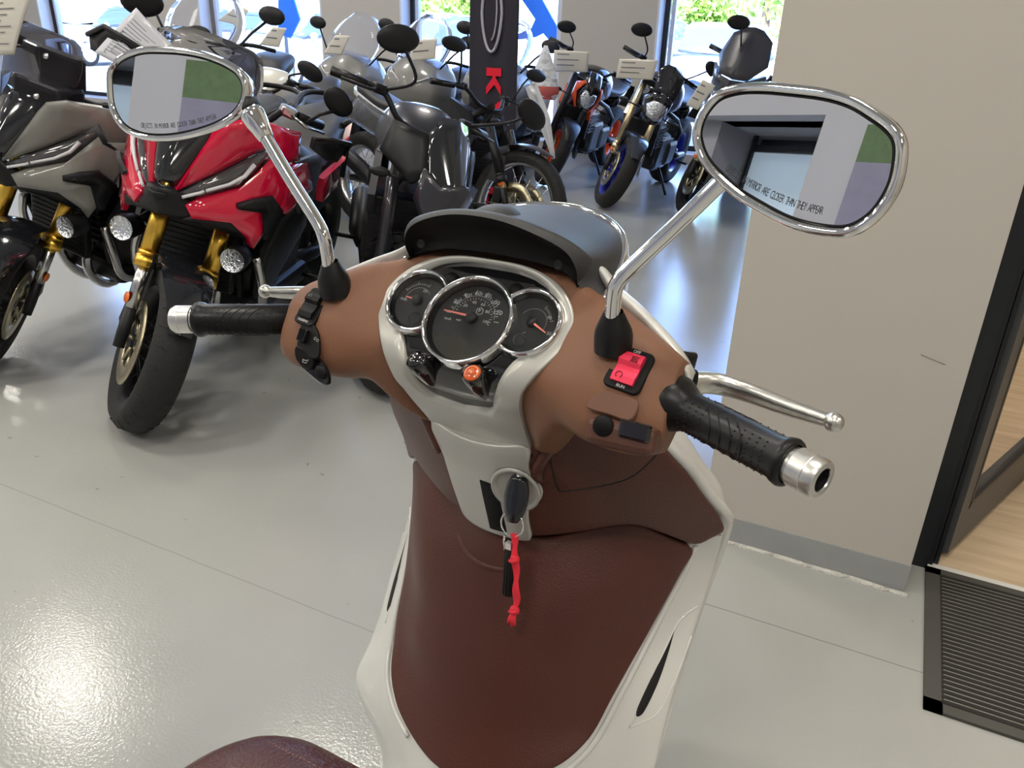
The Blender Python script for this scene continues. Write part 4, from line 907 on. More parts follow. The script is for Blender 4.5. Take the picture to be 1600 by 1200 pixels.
def chassis(root, P):
    # everything below the bodywork that all of the motorcycles share
    WB, rf, rr, rake, S = P['wb'], P.get('rf', .30), P.get('rr', .31), P.get('rake', 25), steer_m(P['steer'], P.get('rake', 25))
    tn = math.tan(R(rake)); I = Matrix.Identity(4)
    wheel(root, S, (0, 0, rf), rf, P.get('wf', .12), P['rim'], 'front_tire', P.get('spk', 'cast'), True, P.get('ring'))
    wheel(root, I, (0, -WB, rr), rr, P.get('wr', .17), P['rim'], 'rear_tire', P.get('spk', 'cast'), False, P.get('ring'))
    for s in (-1, 1):
        x = s*.105; f = lambda z: (x, -(z-rf)*tn, z)
        zc = P.get('collar', .55)
        l = MB().tube([S @ Vector(f(zc)), S @ Vector(f(P.get('ftop', .95)))], P.get('fr', .029), 14).tube([S @ Vector(f(zc-.03)), S @ Vector(f(zc+.005))], P.get('fr', .029)+.006, 14).tube([S @ Vector(f(zc+.005)), S @ Vector(f(zc+.02))], P.get('fr', .029)+.003, 14).build('fork_leg', P['fork'], root)
        MB().tube([S @ Vector(f(zc)), S @ Vector(f(rf+.10))], .021, 12).build('stanchion', P.get('stan', M_steel), l)
        MB().tube([S @ Vector(f(rf+.13)), S @ Vector((x, -.02, rf+.02)), S @ Vector((x, .0, rf-.03))], [.02, .021, .019], 10).box((0, 0, 0), (.036, .065, .10), S @ Matrix.Translation((s*.10, -.085, rf+.06)), .012).build('brake_caliper', P.get('foot', M_dark), l)
        MB().lathe([(0, .004), (.018, .004), (.02, 0)], S @ frame((s*.128, -.01-(0.10)*tn, rf+.13), (s, .2, 0)), 14).build('reflector', M_orange, l)
    fd = []
    for i in range(11):
        a = R(P.get('fa', 40)+i*P.get('fs', 10.5)); fl_ = .018; kw = min(1, .45+.16*i)
        fd.append([tuple(S @ Vector((x*kw, math.cos(a)*(rf+.02+fl_*(1-(x/.085)**2)), rf+math.sin(a)*(rf+.02+fl_*(1-(x/.085)**2))))) for x in (-.085, -.075, -.045, 0, .045, .075, .085)])
    fo = MB().grid(fd)
    for s in (-1, 1): fo.prism([(-.06, 0), (.06, 0), (.035, .16), (-.03, .16)], .01, S @ frame((s*.086, -.13, rf+.13), (s, 0, 0), (0, 1, -.1)))
    fo.build('front_fender', P.get('fender', M_dgloss), root)
    MB().box((0, 0, 0), (.26, .05, .05), S @ Matrix.Translation((0, -.62*tn, P.get('ftop', .95)-.03)), .012).build('triple_clamp', M_dark, root)
    hz = P.get('hz', 1.06); hy = P.get('hy', -.34); hw = P.get('hw', .39)
    h = MB().tube([S @ Vector(p) for p in catmull([(-hw, hy-.13, hz), (-hw*.55, hy-.04, hz+.01), (-.10, hy+.02, hz-.07), (.10, hy+.02, hz-.07), (hw*.55, hy-.04, hz+.01), (hw, hy-.13, hz)], 5)], .012, 10).build('handlebar', M_dark, root)
    for s in (-1, 1):
        MB().tube([S @ Vector((s*hw*.68, hy-.062, hz+.007)), S @ Vector((s*hw*1.02, hy-.135, hz))], .018, 12).build('grip', M_rub, h)
        MB().tube([S @ Vector(q) for q in ((s*hw*.6, hy-.02, hz+.01), (s*hw*.75, hy+.02, hz+.0), (s*hw, hy-.045, hz-.005))], .006, 8).box((0, 0, 0), (.06, .05, .04), S @ Matrix.Translation((s*hw*.57, hy-.04, hz+.012)), .01).build('lever', P.get('lever', M_dark), h)
        if P.get('mir', 1):
            mx, my, mz = P.get('mpR', P.get('mp', (.40, -.30, 1.27))) if s > 0 else P.get('mp', (.40, -.30, 1.27)); c = S @ Vector((s*mx, my, mz))
            m_ = MB().tube([S @ Vector(q) for q in catmull([(s*hw*.55, hy-.03, hz+.01), (s*(mx-.11), my+.02, hz+.09), (s*(mx-.035), my+.005, mz-.02)], 5)], .0065, 8)
            m_.ell((0, 0, 0), (.085, .02, .05), Matrix.Translation(c) @ S.to_3x3().to_4x4() @ Matrix.Rotation(s*R(18), 4, 'Y'), 18, 10).build('mirror', P.get('mirm', M_dark), root)
        if P.get('ind', 1): MB().tube([S @ Vector((s*.09, -.10, .80)), S @ Vector((s*.20, -.09, .80))], .006, 6).ell(tuple(S @ Vector((s*.235, -.09, .80))), (.04, .018, .018)).build('turn_signal', P.get('indm', M_dark), root)
    # engine, frame, swing arm, exhaust, stand
    e = MB().box((0, -.66, .42), (.30, .30, .30), None, .04).box((0, -.86, .40), (.34, .26, .22), None, .04).box((0, -.52, .56), (.26, .20, .22), Matrix.Translation((0, 0, 0)), .03)
    for k in range(6): e.box((0, -.50, .49+.028*k), (.29, .23, .010))
    for s in (-1, 1): e.lathe([(0, .03), (.08, .03), (.11, .012), (.115, -.02)], frame((s*.165, -.84, .42), (s, 0, 0)), 24)
    e.build('engine', M_eng, root)
    rd = MB().box((0, -.33, .56), (.30, .035, .26), None, .008)
    for k in range(12): rd.box((0, -.31, .45+.02*k), (.28, .006, .006))
    rd.build('radiator', M_dark, root)
    f = MB()
    for s in (-1, 1):
        f.tube([(0, -.30, .90), (s*.10, -.42, .80), (s*.16, -.72, .70), (s*.15, -.98, .58), (s*.12, -1.02, .36)], .022, 10)
        f.tube([(0, -.30, .86), (s*.12, -.40, .62), (s*.13, -.46, .38), (s*.10, -.62, .26), (s*.10, -.95, .26)], .015, 8)
        f.tube([(s*.13, -.90, .70), (s*.10, -1.25, .78), (s*.07, -1.5, .84)], .013, 8)
        f.tube([(s*.2, -.98, .33), (s*.30, -.98, .33)], .011, 8)
    f.build('frame', P.get('frame', M_dark), root)
    MB().tube([(.12, -1.0, .36), (.135, -WB*.82, .33), (.12, -WB, rr)], [.04, .032, .024], 10).tube([(-.12, -1.0, .36), (-.135, -WB*.82, .33), (-.12, -WB, rr)], [.04, .032, .024], 10).build('swing_arm', P.get('swing', M_dark), root)
    MB().tube(catmull([(.06, -.44, .52), (.09, -.40, .36), (.09, -.55, .20), (.13, -.85, .20), (.17, -1.05, .30)], 5), .02, 10).tube(catmull([(-.06, -.44, .52), (-.06, -.40, .34), (-.02, -.55, .20), (.06, -.80, .20)], 5), .02, 10).tube([(.17, -1.03, .29), (.19, -1.12, .34), (.205, -1.38, .46), (.205, -1.42, .48)], [.03, .055, .055, .035], 14).build('exhaust', P.get('exh', M_steel), root)
    # the stand reaches the floor on the side the machine leans to
    n = math.tan(R(abs(P['lean'])))
    MB().tube([(-.10, -.80, .28), (-.27, -.74, .27*n+.008)], .012, 8).build('side_stand', M_dark, root)
    return S
def bike(name, label, P, group=None, cat='motorcycle'):
    r = empty(name, label=label, cat=cat, group=group); r.matrix_world = pose(P['x'], P['y'], P['yaw'], P['lean'], P.get('sc', 1))
    return r
def naked(label, P, col, seatc=None, style='pod'):
    r = bike('motorcycle', label, P); S = chassis(r, P); body = P.get('body', col)
    tz, tw = P.get('tz', 0), P.get('tw', 1)
    MB().loft([ringy(-.33, .06*tw, .80-tz, .92-tz), ringy(-.42, .13*tw, .76-tz, 1.0-tz), ringy(-.58, .17*tw, .74-tz, 1.05-tz), ringy(-.74, .15*tw, .74-tz*.6, .99-tz), ringy(-.88, .09*tw, .76-tz*.3, .88-tz*.3)], 5, 4).build('fuel_tank', body, r)
    MB().loft([ringy(-.84, .10, .76, .86), ringy(-1.0, .15, .77, .85), ringy(-1.2, .14, .79, .87), ringy(-1.4, .11, .85, .93), ringy(-1.52, .07, .88, .95)], 4, 4).build('seat', seatc or M_seatb, r)
    MB().loft([ringy(-1.02, .15, .66, .78), ringy(-1.3, .12, .75, .86), ringy(-1.58, .05, .86, .94)], 4, 4).build('tail_cowl', col, r)
    MB().box((0, -1.66, .72), (.17, .012, .22), Matrix.Rotation(R(0), 4, 'X'), .004).box((0, -1.6, .82), (.05, .16, .03)).build('plate_holder', M_dark, r)
    for s in (-1, 1):
        sh = [(-.34, .86), (-.26, .70), (-.34, .56), (-.48, .62), (-.70, .80), (-.55, .92)]
        mb = MB().prism([(a, b) for a, b in sh], .018, frame((s*.155, 0, 0), (s, .12, .0), (0, 1, 0)) if s > 0 else frame((s*.155, 0, 0), (s, .12, 0), (0, 1, 0)), .006) if False else MB()
        V = [(s*(.135+.03*math.sin((i+1)*.9)), a, b) for i, (a, b) in enumerate(sh)]; V2 = [(x-s*.03, y, z) for x, y, z in V]; n = len(V)
        mb.add(V+V2, [list(range(n)), list(range(n, 2*n))[::-1]]+[(i, (i+1) % n, n+(i+1) % n, n+i) for i in range(n)], False)
        mb.build('tank_shroud', P.get('shroud', col), r)
    return r, S
def poly_part(S, V, F, thick=.012):
    V = [S @ Vector(v) for v in V]; mb = MB().add(V, F, False); return mb
def mir(V): return [(-x, y, z) for x, y, z in V]
def shell(mb, pts, S=None, t=.012, both=True, cr=.010):
    # a faceted body panel: outer polygon fanned around its centre, given thickness toward the bike's middle
    for s in ((1, -1) if both else (1,)):
        P = [Vector((s*x, y, z)) for x, y, z in pts]
        if S is not None: P = [S @ p for p in P]
        c = sum(P, Vector())/len(P); k = len(P); nn = Vector()
        for i in range(k): nn += (P[i]-c).cross(P[(i+1) % k]-c)
        nn.normalize(); q = Vector((0, -.7, .8))-c; nn = nn if nn.dot(q) > 0 else -nn
        B = [p+nn*t for p in P]
        cr_ = cr*min(1, max((p-c).length for p in P)/.12); f = min(.35, .5)
        Q = [p.lerp(c, f)-nn*cr_*.8 for p in P]+[c-nn*cr_]
        mb.add(P+Q, [(i, (i+1) % k, k+(i+1) % k, k+i) for i in range(k)]+[(k+i, k+(i+1) % k, 2*k) for i in range(k)], True)
        mb.add(P+B, [list(range(k, 2*k))[::-1]]+[(i, (i+1) % k, k+(i+1) % k, k+i) for i in range(k)], False)
    return mb
def adventure(label, P, col):
    # adventure maxi-scooter: faceted beak, slanted twin headlights, tall screen, gold forks
    r = bike('motorcycle', label, P); P.update(rake=27, ind=0, mir=0, fork=M_gold, ftop=.80, fr=.030, collar=.56, fender=M_dgloss, spk='wire', rim=M_dark, wf=.125, hz=1.14, hy=-.42, hw=.36, wb=1.58, lever=M_steel)
    S = chassis(r, P)
    B = MB()
    shell(B, [(.045, -.045, .855), (.10, -.150, 1.03), (.145, -.16, 1.085), (.20, -.20, 1.105), (.245, -.315, 1.09), (.245, -.30, 1.03), (.20, -.278, .990), (.12, -.16, .915)], t=.02, cr=.003)     # brow
    shell(B, [(.245, -.315, 1.09), (.245, -.30, 1.03), (.262, -.335, .96), (.275, -.50, .95), (.265, -.50, 1.05)], t=.015)                                        # side of the brow
    shell(B, [(.075, -.055, .815), (.092, -.105, .835), (.185, -.205, .878), (.225, -.265, .93), (.25, -.29, .985), (.262, -.30, .955), (.235, -.215, .80), (.19, -.155, .765), (.10, -.06, .775)], t=.02, cr=.005)  # lower cheek
    shell(B, [(.235, -.215, .80), (.262, -.30, .955), (.285, -.40, .90), (.27, -.30, .75), (.245, -.24, .665), (.225, -.225, .70), (.19, -.155, .765)], t=.02)       # fang
    shell(B, [(.262, -.335, .955), (.285, -.40, .90), (.275, -.36, .78), (.265, -.50, .74), (.27, -.72, .80), (.265, -.62, .92)], t=.02)
    B.build('front_fairing', col, r)
    for s in (-1, 1):
        D = MB(); shell(D, [(s*x, y, z) for x, y, z in ((.20, -.168, .828), (.245, -.205, .852), (.285, -.26, .862), (.302, -.33, .80), (.278, -.285, .70), (.268, -.262, .70), (.282, -.31, .79), (.262, -.25, .825), (.23, -.20, .83), (.205, -.165, .815))], t=.012, both=False, cr=.002)
        D.build('air_deflector', M_dark, r)
    K = MB()
    shell(K, [(0, .0, .865), (.045, -.04, .862), (.085, -.085, .815), (.095, -.07, .775), (.06, -.045, .765), (0, -.03, .77)], t=.03)
    shell(K, [(0, .004, .85), (.035, -.012, .85), (.030, -.008, .83), (0, .006, .83)], t=.012)
    shell(K, [(.06, -.05, .768), (.10, -.065, .772), (.19, -.16, .762), (.225, -.23, .695), (.20, -.26, .70), (.10, -.14, .74)], t=.015)
    K.build('beak', M_dark, r)
    C = MB(); shell(C, [(0, -.022, .885), (.042, -.058, .868), (.095, -.165, 1.03), (.085, -.19, 1.09), (0, -.15, 1.09)], t=.015); C.build('nose_panel', M_dgloss, r)
    for s in (-1, 1):
        H = MB(); pts = [(.05, -.058, .848), (.12, -.168, .912), (.20, -.282, .985), (.235, -.30, 1.005), (.232, -.31, .975), (.205, -.27, .915), (.18, -.212, .876), (.092, -.11, .832)]
        shell(H, [(s*x, y+.006, z) for x, y, z in pts], t=.03, both=False, cr=.014); h = H.build('headlight', M_lens, r)
        L = MB(); q = [(.066, -.060, .840), (.105, -.106, .857), (.11, -.115, .862)]; L.tube([(s*x, y+.012, z) for x, y, z in q], .0055, 6)
        q = [(.117, -.118, .865), (.165, -.180, .889), (.196, -.222, .918), (.213, -.252, .958)]; L.tube([(s*x, y+.014, z) for x, y, z in q], [.0055, .006, .0075, .0085], 6); L.build('light_strip', M_drl, h)
        fg = Vector((s*.20, -.20, .625)); M = frame(fg, (s*.05, 1, .05))
        f = MB().lathe([(.045, .03), (.046, .0), (.04, -.05), (.0, -.06)], M, 24).tube([fg+Vector((0, -.04, 0)), fg+Vector((-s*.03, -.15, .05))], .012, 8).build('fog_light', M_dark, r)
        MB().lathe([(0, .018), (.02, .02), (.04, .026), (.043, .03)], M, 24).build('lamp_glass', M_refl, f)
        g = MB(); hp = [(.285, -.30, 1.135), (.33, -.27, 1.165), (.43, -.36, 1.16), (.455, -.44, 1.10), (.44, -.42, 1.065), (.35, -.29, 1.085), (.29, -.29, 1.10)]
        shell(g, [tuple(S @ Vector((s*x, y, z))) for x, y, z in hp], t=.015, both=False)
        g.tube([tuple(S @ Vector((s*x, y, z))) for x, y, z in ((.29, -.30, 1.14), (.33, -.265, 1.17), (.43, -.355, 1.165), (.46, -.44, 1.10))], .008, 6).build('hand_guard', M_dark, r)
        gd = [(.24, -.26, 1.11), (.30, -.23, 1.20), (.36, -.27, 1.22), (.37, -.31, 1.19), (.31, -.28, 1.15)]
        mp = S @ Vector((s*.35, -.44, 1.27)); MB().tube([S @ Vector((s*.27, -.42, 1.15)), S @ Vector((s*.30, -.42, 1.20)), mp+Vector((0, 0, -.03))], .007, 8).ell((0, 0, 0), (.065, .018, .045), Matrix.Translation(mp) @ S.to_3x3().to_4x4() @ Matrix.Rotation(s*R(20), 4, 'Y'), 18, 10).build('mirror', M_dark, r)
        MB().tube(catmull([(s*.22, -.34, .60), (s*.25, -.36, .48), (s*.24, -.42, .36), (s*.20, -.6, .28)], 5), .017, 10).build('crash_bar', M_steel, r)
        sw = MB(); shell(sw, [(s*x, y, z) for x, y, z in ((.262, -.50, .94), (.255, -.85, .93), (.235, -.85, .70), (.262, -.62, .70), (.272, -.52, .78))], t=.015, both=False); sw.build('side_panel', M_grey, r)
        tp = MB(); shell(tp, [(s*x, y, z) for x, y, z in ((.215, -1.02, .77), (.20, -1.35, .80), (.10, -1.72, .95), (.09, -1.70, .88), (.18, -1.35, .66), (.215, -1.05, .66))], t=.03, both=False); tp.build('tail_panel', col, r)
        lo = MB(); shell(lo, [(s*x, y, z) for x, y, z in ((.265, -.42, .74), (.265, -.70, .78), (.24, -.80, .62), (.20, -.55, .36), (.22, -.40, .42), (.25, -.34, .62))], t=.02, both=False); lo.build('lower_cowl', M_dark, r)
    MB().box((0, -.75, .33), (.40, .60, .10), None, .03).build('floorboard', M_dark, r)
    sc = []
    for i in range(9):
        t = i/8; z = 1.00+.33*t; y = -.115-.11*t-.02*math.sin(math.pi*t); w = (.11+.09*math.sin(math.pi*min(1, t*1.25)**.9*.5)) if t < .75 else .188-.05*((t-.75)/.25)**2
        sc.append([(w*u, y-.07*u*u, z-(.03*u*u if t > .9 else 0)) for u in (-1, -.8, -.5, -.2, 0, .2, .5, .8, 1)])
    w = MB().grid(sc).build('windscreen', M_smoke, r)
    so = w.modifiers.new('thickness', 'SOLIDIFY'); so.thickness = .005
    for s in (-1, 1):
        for z in (1.10, 1.24): MB().lathe([(0, .006), (.009, .006), (.011, 0)], frame((s*.10, -.125-.11*(z-1.0)/.33, z), (0, 1, .4)), 12).build('screen_bolt', M_steel, w)
    MB().box((0, -.36, 1.16), (.20, .05, .13), Matrix.Rotation(R(0), 4, 'X'), .015).box((0, -.30, 1.05), (.22, .14, .14), None, .02).build('instrument_pod', M_dark, r)
    MB().loft([ringy(-.78, .10, .70, .86), ringy(-.92, .17, .72, .92), ringy(-1.10, .17, .72, .87), ringy(-1.28, .16, .76, .92), ringy(-1.5, .13, .84, .97), ringy(-1.70, .08, .90, .98)], 4, 4).build('seat', M_seatb, r)
    MB().loft([ringy(-.30, .14, .76, .98), ringy(-.5, .22, .70, 1.0), ringy(-.70, .19, .62, .90), ringy(-.85, .14, .55, .78)], 4, 4).build('centre_cowl', M_grey, r)
    MB().tube(catmull([(.13, -1.45, .93), (.15, -1.68, .99), (.06, -1.82, 1.0), (-.06, -1.82, 1.0), (-.15, -1.68, .99), (-.13, -1.45, .93)], 5), .014, 8).build('grab_rail', M_dark, r)
    MB().box((0, -1.80, .70), (.17, .012, .2), None, .004).box((0, -1.72, .84), (.05, .2, .03)).build('plate_holder', M_dark, r)
    return r
M_redp = mat('candy_red_paint', (.62, .004, .042), .16, coat=1, spec=.5)
M_greyp = mat('stone_grey_paint', (.215, .215, .195), .32, coat=.4)
adventure('grey adventure motorcycle with gold forks at the far left edge', dict(x=-3.23, y=1.80, yaw=184, lean=-13, steer=34), M_greyp)
adventure('red adventure motorcycle with gold forks and spoked front wheel', dict(x=-2.295, y=1.708, yaw=199.3, lean=-13.3, steer=36), M_redp)

# dark angular street bike with turquoise rims
M_turq = mat('turquoise_paint', (.02, .42, .36), .35)
M_dmet = mat('dark_metallic', (.035, .034, .042), .3, metal=.4, coat=.5)
P = dict(x=-1.71, y=2.37, yaw=213, lean=-11, steer=28, wb=1.40, rake=25, rim=M_dark, ring=M_turq, fork=M_dmet, stan=M_dmet, collar=.45, fr=.026, body=M_dmet, shroud=M_dmet, mp=(.43, -.30, 1.20), mpR=(.24, -.30, 1.24), hz=1.04, hw=.36, exh=M_dark)
r, S = naked('dark grey angular street motorcycle with turquoise wheel rims behind the scooter', P, M_dgloss)
N = MB()
shell(N, [(0, .10, .82), (.055, .06, .80), (.09, -.02, .84), (.10, -.10, .98), (.055, -.12, 1.06), (0, -.10, 1.07)], S, .02)
N.build('headlight_mask', M_dgloss, r)
N = MB(); shell(N, [(0, .125, .875), (.07, .07, .84), (.125, .0, .87), (.115, -.01, .76), (.05, .05, .66), (0, .07, .645)], S, .025); N.build('lower_nose', M_dmet, r)
N = MB()
for s in (-1, 1): N.ell(tuple(S @ Vector((s*.045, .08, .735))), (.022, .018, .018))
N.build('headlight', M_refl, r)
N = MB(); shell(N, [(.09, -.02, .85), (.10, -.10, .98), (.19, -.22, .98), (.21, -.20, .86), (.13, -.05, .80)], S, .015); N.build('side_wing', M_dark, r)

# small trail bike with a white blade on the fork
M_whitep = mat('white_plastic', (.70, .72, .76), .28, coat=.4)
P = dict(x=-2.06, y=4.25, yaw=254, lean=-9, steer=8, wb=1.44, rf=.34, rr=.32, rake=27, rim=M_steel, spk='wire', fork=M_dark, stan=M_goldp, collar=.50, ftop=.78, tz=.15, tw=.7, fr=.028, fender=M_dmet, exh=M_dark, shroud=M_dark, body=M_dark, wf=.09, wr=.13, hz=.96, mir=0, fa=62, fs=7.5)
r, S = naked('trail motorcycle with white fork guards and spoked wheels in front of the banner', P, M_whitep)
N = MB(); shell(N, [(.15, .03, 1.02), (.10, .05, 1.05), (.02, .13, .88), (-.05, .16, .70), (-.085, .15, .665), (-.09, .12, .74), (.02, .08, .92)], S, .02, False); N.build('fork_blade', M_whitep, r)
for sx in (-1, 1): MB().tube([S @ Vector((sx*.28, -.36, .97)), S @ Vector((sx*.32, -.33, 1.08)), S @ Vector((sx*.36, -.31, 1.14))], .006, 8).ell(tuple(S @ Vector((sx*.43, -.31, 1.16))), (.10, .02, .04)).build('mirror', M_dark, r)

# black and orange street bike
M_or = mat('orange_paint', (.80, .09, .008), .25, coat=.5)
P = dict(x=-2.97, y=6.83, yaw=180, lean=-13, steer=35, wb=1.46, rim=M_or, fork=M_dark, stan=M_dark, collar=.42, fr=.03, shroud=M_or, body=M_dgloss, exh=M_dark, mp=(.38, -.28, 1.25), hz=1.08, hw=.42, fender=M_dark)
r, S = naked('black and orange street motorcycle with an orange front rim by the window', P, M_dgloss)
N = MB(); shell(N, [(0, .10, .98), (.07, .07, .97), (.105, .0, .93), (.10, .01, .84), (.055, .07, .77), (0, .09, .755)], S, .03); shell(N, [(0, .10, .98), (.07, .07, .97), (.06, -.04, 1.07), (0, -.03, 1.08)], S, .02); N.build('headlight_mask', M_dgloss, r)
N = MB(); shell(N, [(0, .118, .895), (.03, .11, .93), (.062, .092, .925), (.07, .09, .86), (.035, .105, .80), (0, .11, .79)], S, .01); N.build('headlight', M_refl, r)
N = MB(); shell(N, [(.075, .072, .975), (.115, -.0, .93), (.108, .008, .84), (.058, .072, .765), (.07, .062, .76), (.13, -.01, .83), (.135, -.03, .94), (.09, .045, .99)], S, .012); N.build('mask_trim', M_or, r)

# dark street bike with blue rims and pale fork legs
M_blue = mat('blue_rim', (.012, .018, .30), .3, coat=.4)
M_bluegrey = mat('bluegrey_paint', (.026, .029, .042), .28, coat=.6)
P = dict(x=-2.15, y=6.23, yaw=178, lean=-13, steer=33, wb=1.44, rim=M_blue, fork=M_goldp, stan=M_goldp, collar=.47, fr=.027, ftop=1.0, shroud=M_bluegrey, body=M_bluegrey, mp=(.33, -.28, 1.27), hz=1.08, hw=.34, fender=M_bluegrey)
r, S = naked('dark street motorcycle with blue wheel rims and pale gold forks by the window', P, M_dgloss)
N = MB(); shell(N, [(0, .08, .99), (.09, .04, .96), (.12, -.04, .90), (.10, .0, .82), (.05, .07, .76), (0, .085, .75)], S, .05); N.build('headlight_mask', M_dgloss, r)
N = MB(); shell(N, [(0, .10, .93), (.06, .08, .92), (.09, .035, .87), (.06, .075, .80), (0, .098, .785)], S, .01); N.build('headlight', M_refl, r)
N = MB(); shell(N, [(0, .06, 1.0), (.09, .03, .97), (.11, -.06, 1.13), (.06, -.09, 1.17), (0, -.08, 1.18)], S, .006); N.build('flyscreen', mat('dark_screen', (.02, .02, .024), .12, coat=.5), r)

# sport tourer at the right, half hidden by the wall
P = dict(x=-1.47, y=6.26, yaw=178, lean=-12, steer=33, wb=1.50, rim=M_dark, fork=M_goldp, stan=M_goldp, collar=.50, fr=.026, shroud=M_bluegrey, body=M_bluegrey, mp=(.33, -.20, 1.36), hz=1.12, hw=.34, mir=1, fender=M_dark)
r, S = naked('dark touring motorcycle with tinted screen standing nearest the wall corner', P, M_dgloss)
N = MB(); shell(N, [(0, .10, 1.05), (.10, .04, 1.06), (.20, -.12, 1.12), (.22, -.25, 1.05), (.22, -.25, .85), (.15, -.05, .78), (.06, .08, .82), (0, .11, .84)], None, .02); N.build('front_fairing', M_bluegrey, r)
N = MB(); shell(N, [(.04, .098, .93), (.10, .055, .96), (.15, -.02, 1.0), (.14, -.01, .93), (.06, .085, .88)], None, -.006); N.build('headlight', M_refl, r)
N = MB(); shell(N, [(0, .08, 1.06), (.11, .02, 1.07), (.19, -.13, 1.18), (.15, -.20, 1.34), (.06, -.20, 1.40), (0, -.19, 1.41)], None, .006); N.build('windscreen', mat('tinted_screen', (.045, .045, .055), .35), r)

# ---- maxi scooters of the back rows
def maxi(label, P, col, scr=True, name='maxi_scooter'):
    r = bike(name, label, P, cat='scooter'); S = steer_m(P['steer'], 26); I = Matrix.Identity(4)
    wheel(r, S, (0, 0, .28), .28, .12, M_dark, 'front_tire', 'cast', True); wheel(r, I, (0, -1.5, .27), .27, .15, M_dark, 'rear_tire', 'cast', False)
    fd = []
    for i in range(11):
        a = R(35+i*11); fd.append([tuple(S @ Vector((x, math.cos(a)*(.31+.02*(1-(x/.09)**2)), .28+math.sin(a)*(.31+.02*(1-(x/.09)**2))))) for x in (-.09, -.07, -.03, 0, .03, .07, .09)])
    MB().grid(fd).build('front_fender', col, r)
    for s in (-1, 1): MB().tube([S @ Vector((s*.1, 0, .28)), S @ Vector((s*.1, -.2, .68))], .02, 10).build('fork_leg', M_dark, r)
    def fr(z, w, yf, yb): return [(w, yb, z), (w*.9, yf-.14, z), (w*.55, yf-.04, z), (0, yf, z), (-w*.55, yf-.04, z), (-w*.9, yf-.14, z), (-w, yb, z), (0, yb+.02, z)]
    MB().loft([fr(.48, .17, -.22, -.42), fr(.62, .25, .02, -.42), fr(.76, .29, .12, -.42), fr(.90, .28, .10, -.42), fr(1.0, .22, .02, -.40), fr(1.06, .15, -.06, -.38)], 4, 4).build('front_fairing', col, r)
    for s in (-1, 1):
        N = MB(); shell(N, [(s*.05, .105, .86), (s*.16, .045, .93), (s*.20, -.005, .95), (s*.19, .005, .87), (s*.10, .085, .82)], None, .03, False); h = N.build('headlight', M_lens, r)
        MB().tube([(s*.06, .118, .865), (s*.15, .066, .915), (s*.19, .02, .935)], .006, 6).build('light_strip', M_drl, h)
        mp = Vector((s*.40, -.26, 1.26)); MB().tube([(s*.20, -.16, 1.0), (s*.30, -.20, 1.14), (s*.37, -.25, 1.22)], .008, 8).ell(tuple(mp), (.085, .03, .055), None, 16, 8).build('mirror', P.get('mirm', M_dark), r)
    if scr:
        sc = []; hgt = P.get('scr', .42)
        for i in range(8):
            t = i/7; z = 1.0+hgt*t; y = -.02-.30*t*hgt/.42; w = .20+.05*math.sin(math.pi*t)-.07*t**4
            sc.append([(w*u, y-.09*u*u, z-.04*abs(u)**3*t) for u in (-1, -.75, -.5, -.2, 0, .2, .5, .75, 1)])
        w = MB().grid(sc).build('windscreen', P.get('scrm', M_screen), r); so = w.modifiers.new('thickness', 'SOLIDIFY'); so.thickness = .005
    MB().tube(catmull([(-.36, -.48, 1.04), (-.2, -.40, 1.05), (0, -.34, 1.0), (.2, -.40, 1.05), (.36, -.48, 1.04)], 5), .014, 10).build('handlebar', M_dark, r)
    MB().loft([ringy(-.40, .12, .34, .72), ringy(-.6, .14, .32, .55), ringy(-.75, .18, .34, .70)], 4, 4).build('centre_tunnel', M_dark, r)
    MB().box((0, -.62, .32), (.46, .55, .08), None, .02).build('floorboard', M_dark, r)
    MB().loft([ringy(-.72, .10, .62, .74), ringy(-.9, .17, .66, .80), ringy(-1.15, .17, .68, .80), ringy(-1.3, .16, .74, .90), ringy(-1.6, .13, .82, .94), ringy(-1.8, .06, .86, .92)], 4, 4).build('seat', M_seatb, r)
    MB().loft([ringy(-.74, .16, .34, .66), ringy(-1.0, .21, .36, .72), ringy(-1.4, .19, .48, .80), ringy(-1.75, .09, .72, .88), ringy(-1.85, .03, .80, .88)], 4, 4).build('rear_body', col, r)
    MB().tube([(.14, -.9, .24), (.18, -1.2, .28), (.2, -1.3, .32), (.2, -1.72, .42)], [.02, .025, .055, .06], 12).build('exhaust', M_dark, r)
    n = math.tan(R(abs(P['lean']))); MB().tube([(-.12, -.72, .28), (-.28, -.66, .28*n+.008)], .012, 8).build('side_stand', M_dark, r)
    return r
M_mg = mat('warm_grey_paint', (.20, .195, .18), .35, coat=.4); M_lav = mat('bluish_white_paint', (.62, .64, .70), .2, coat=.6); M_cream = mat('cream_white_paint', (.66, .64, .56), .2, coat=.6)
_t = at(452, 95, 6.2)
maxi('grey maxi scooter with clear screen and tag, left of the pier', dict(x=-4.95, y=6.25, yaw=190, lean=-9, steer=12), M_mg)
maxi('grey maxi scooter with clear screen in front of the middle pier', dict(x=-4.25, y=6.35, yaw=190, lean=-9, steer=12), M_mg)
maxi('grey maxi scooter with clear screen just left of the banner', dict(x=-3.50, y=6.45, yaw=188, lean=-9, steer=12), M_mg)
maxi('white maxi scooter with clear screen behind the grey motorcycle', dict(x=-4.75, y=4.25, yaw=202, lean=-9, steer=12, scr=.36, sc=1.14), M_cream)
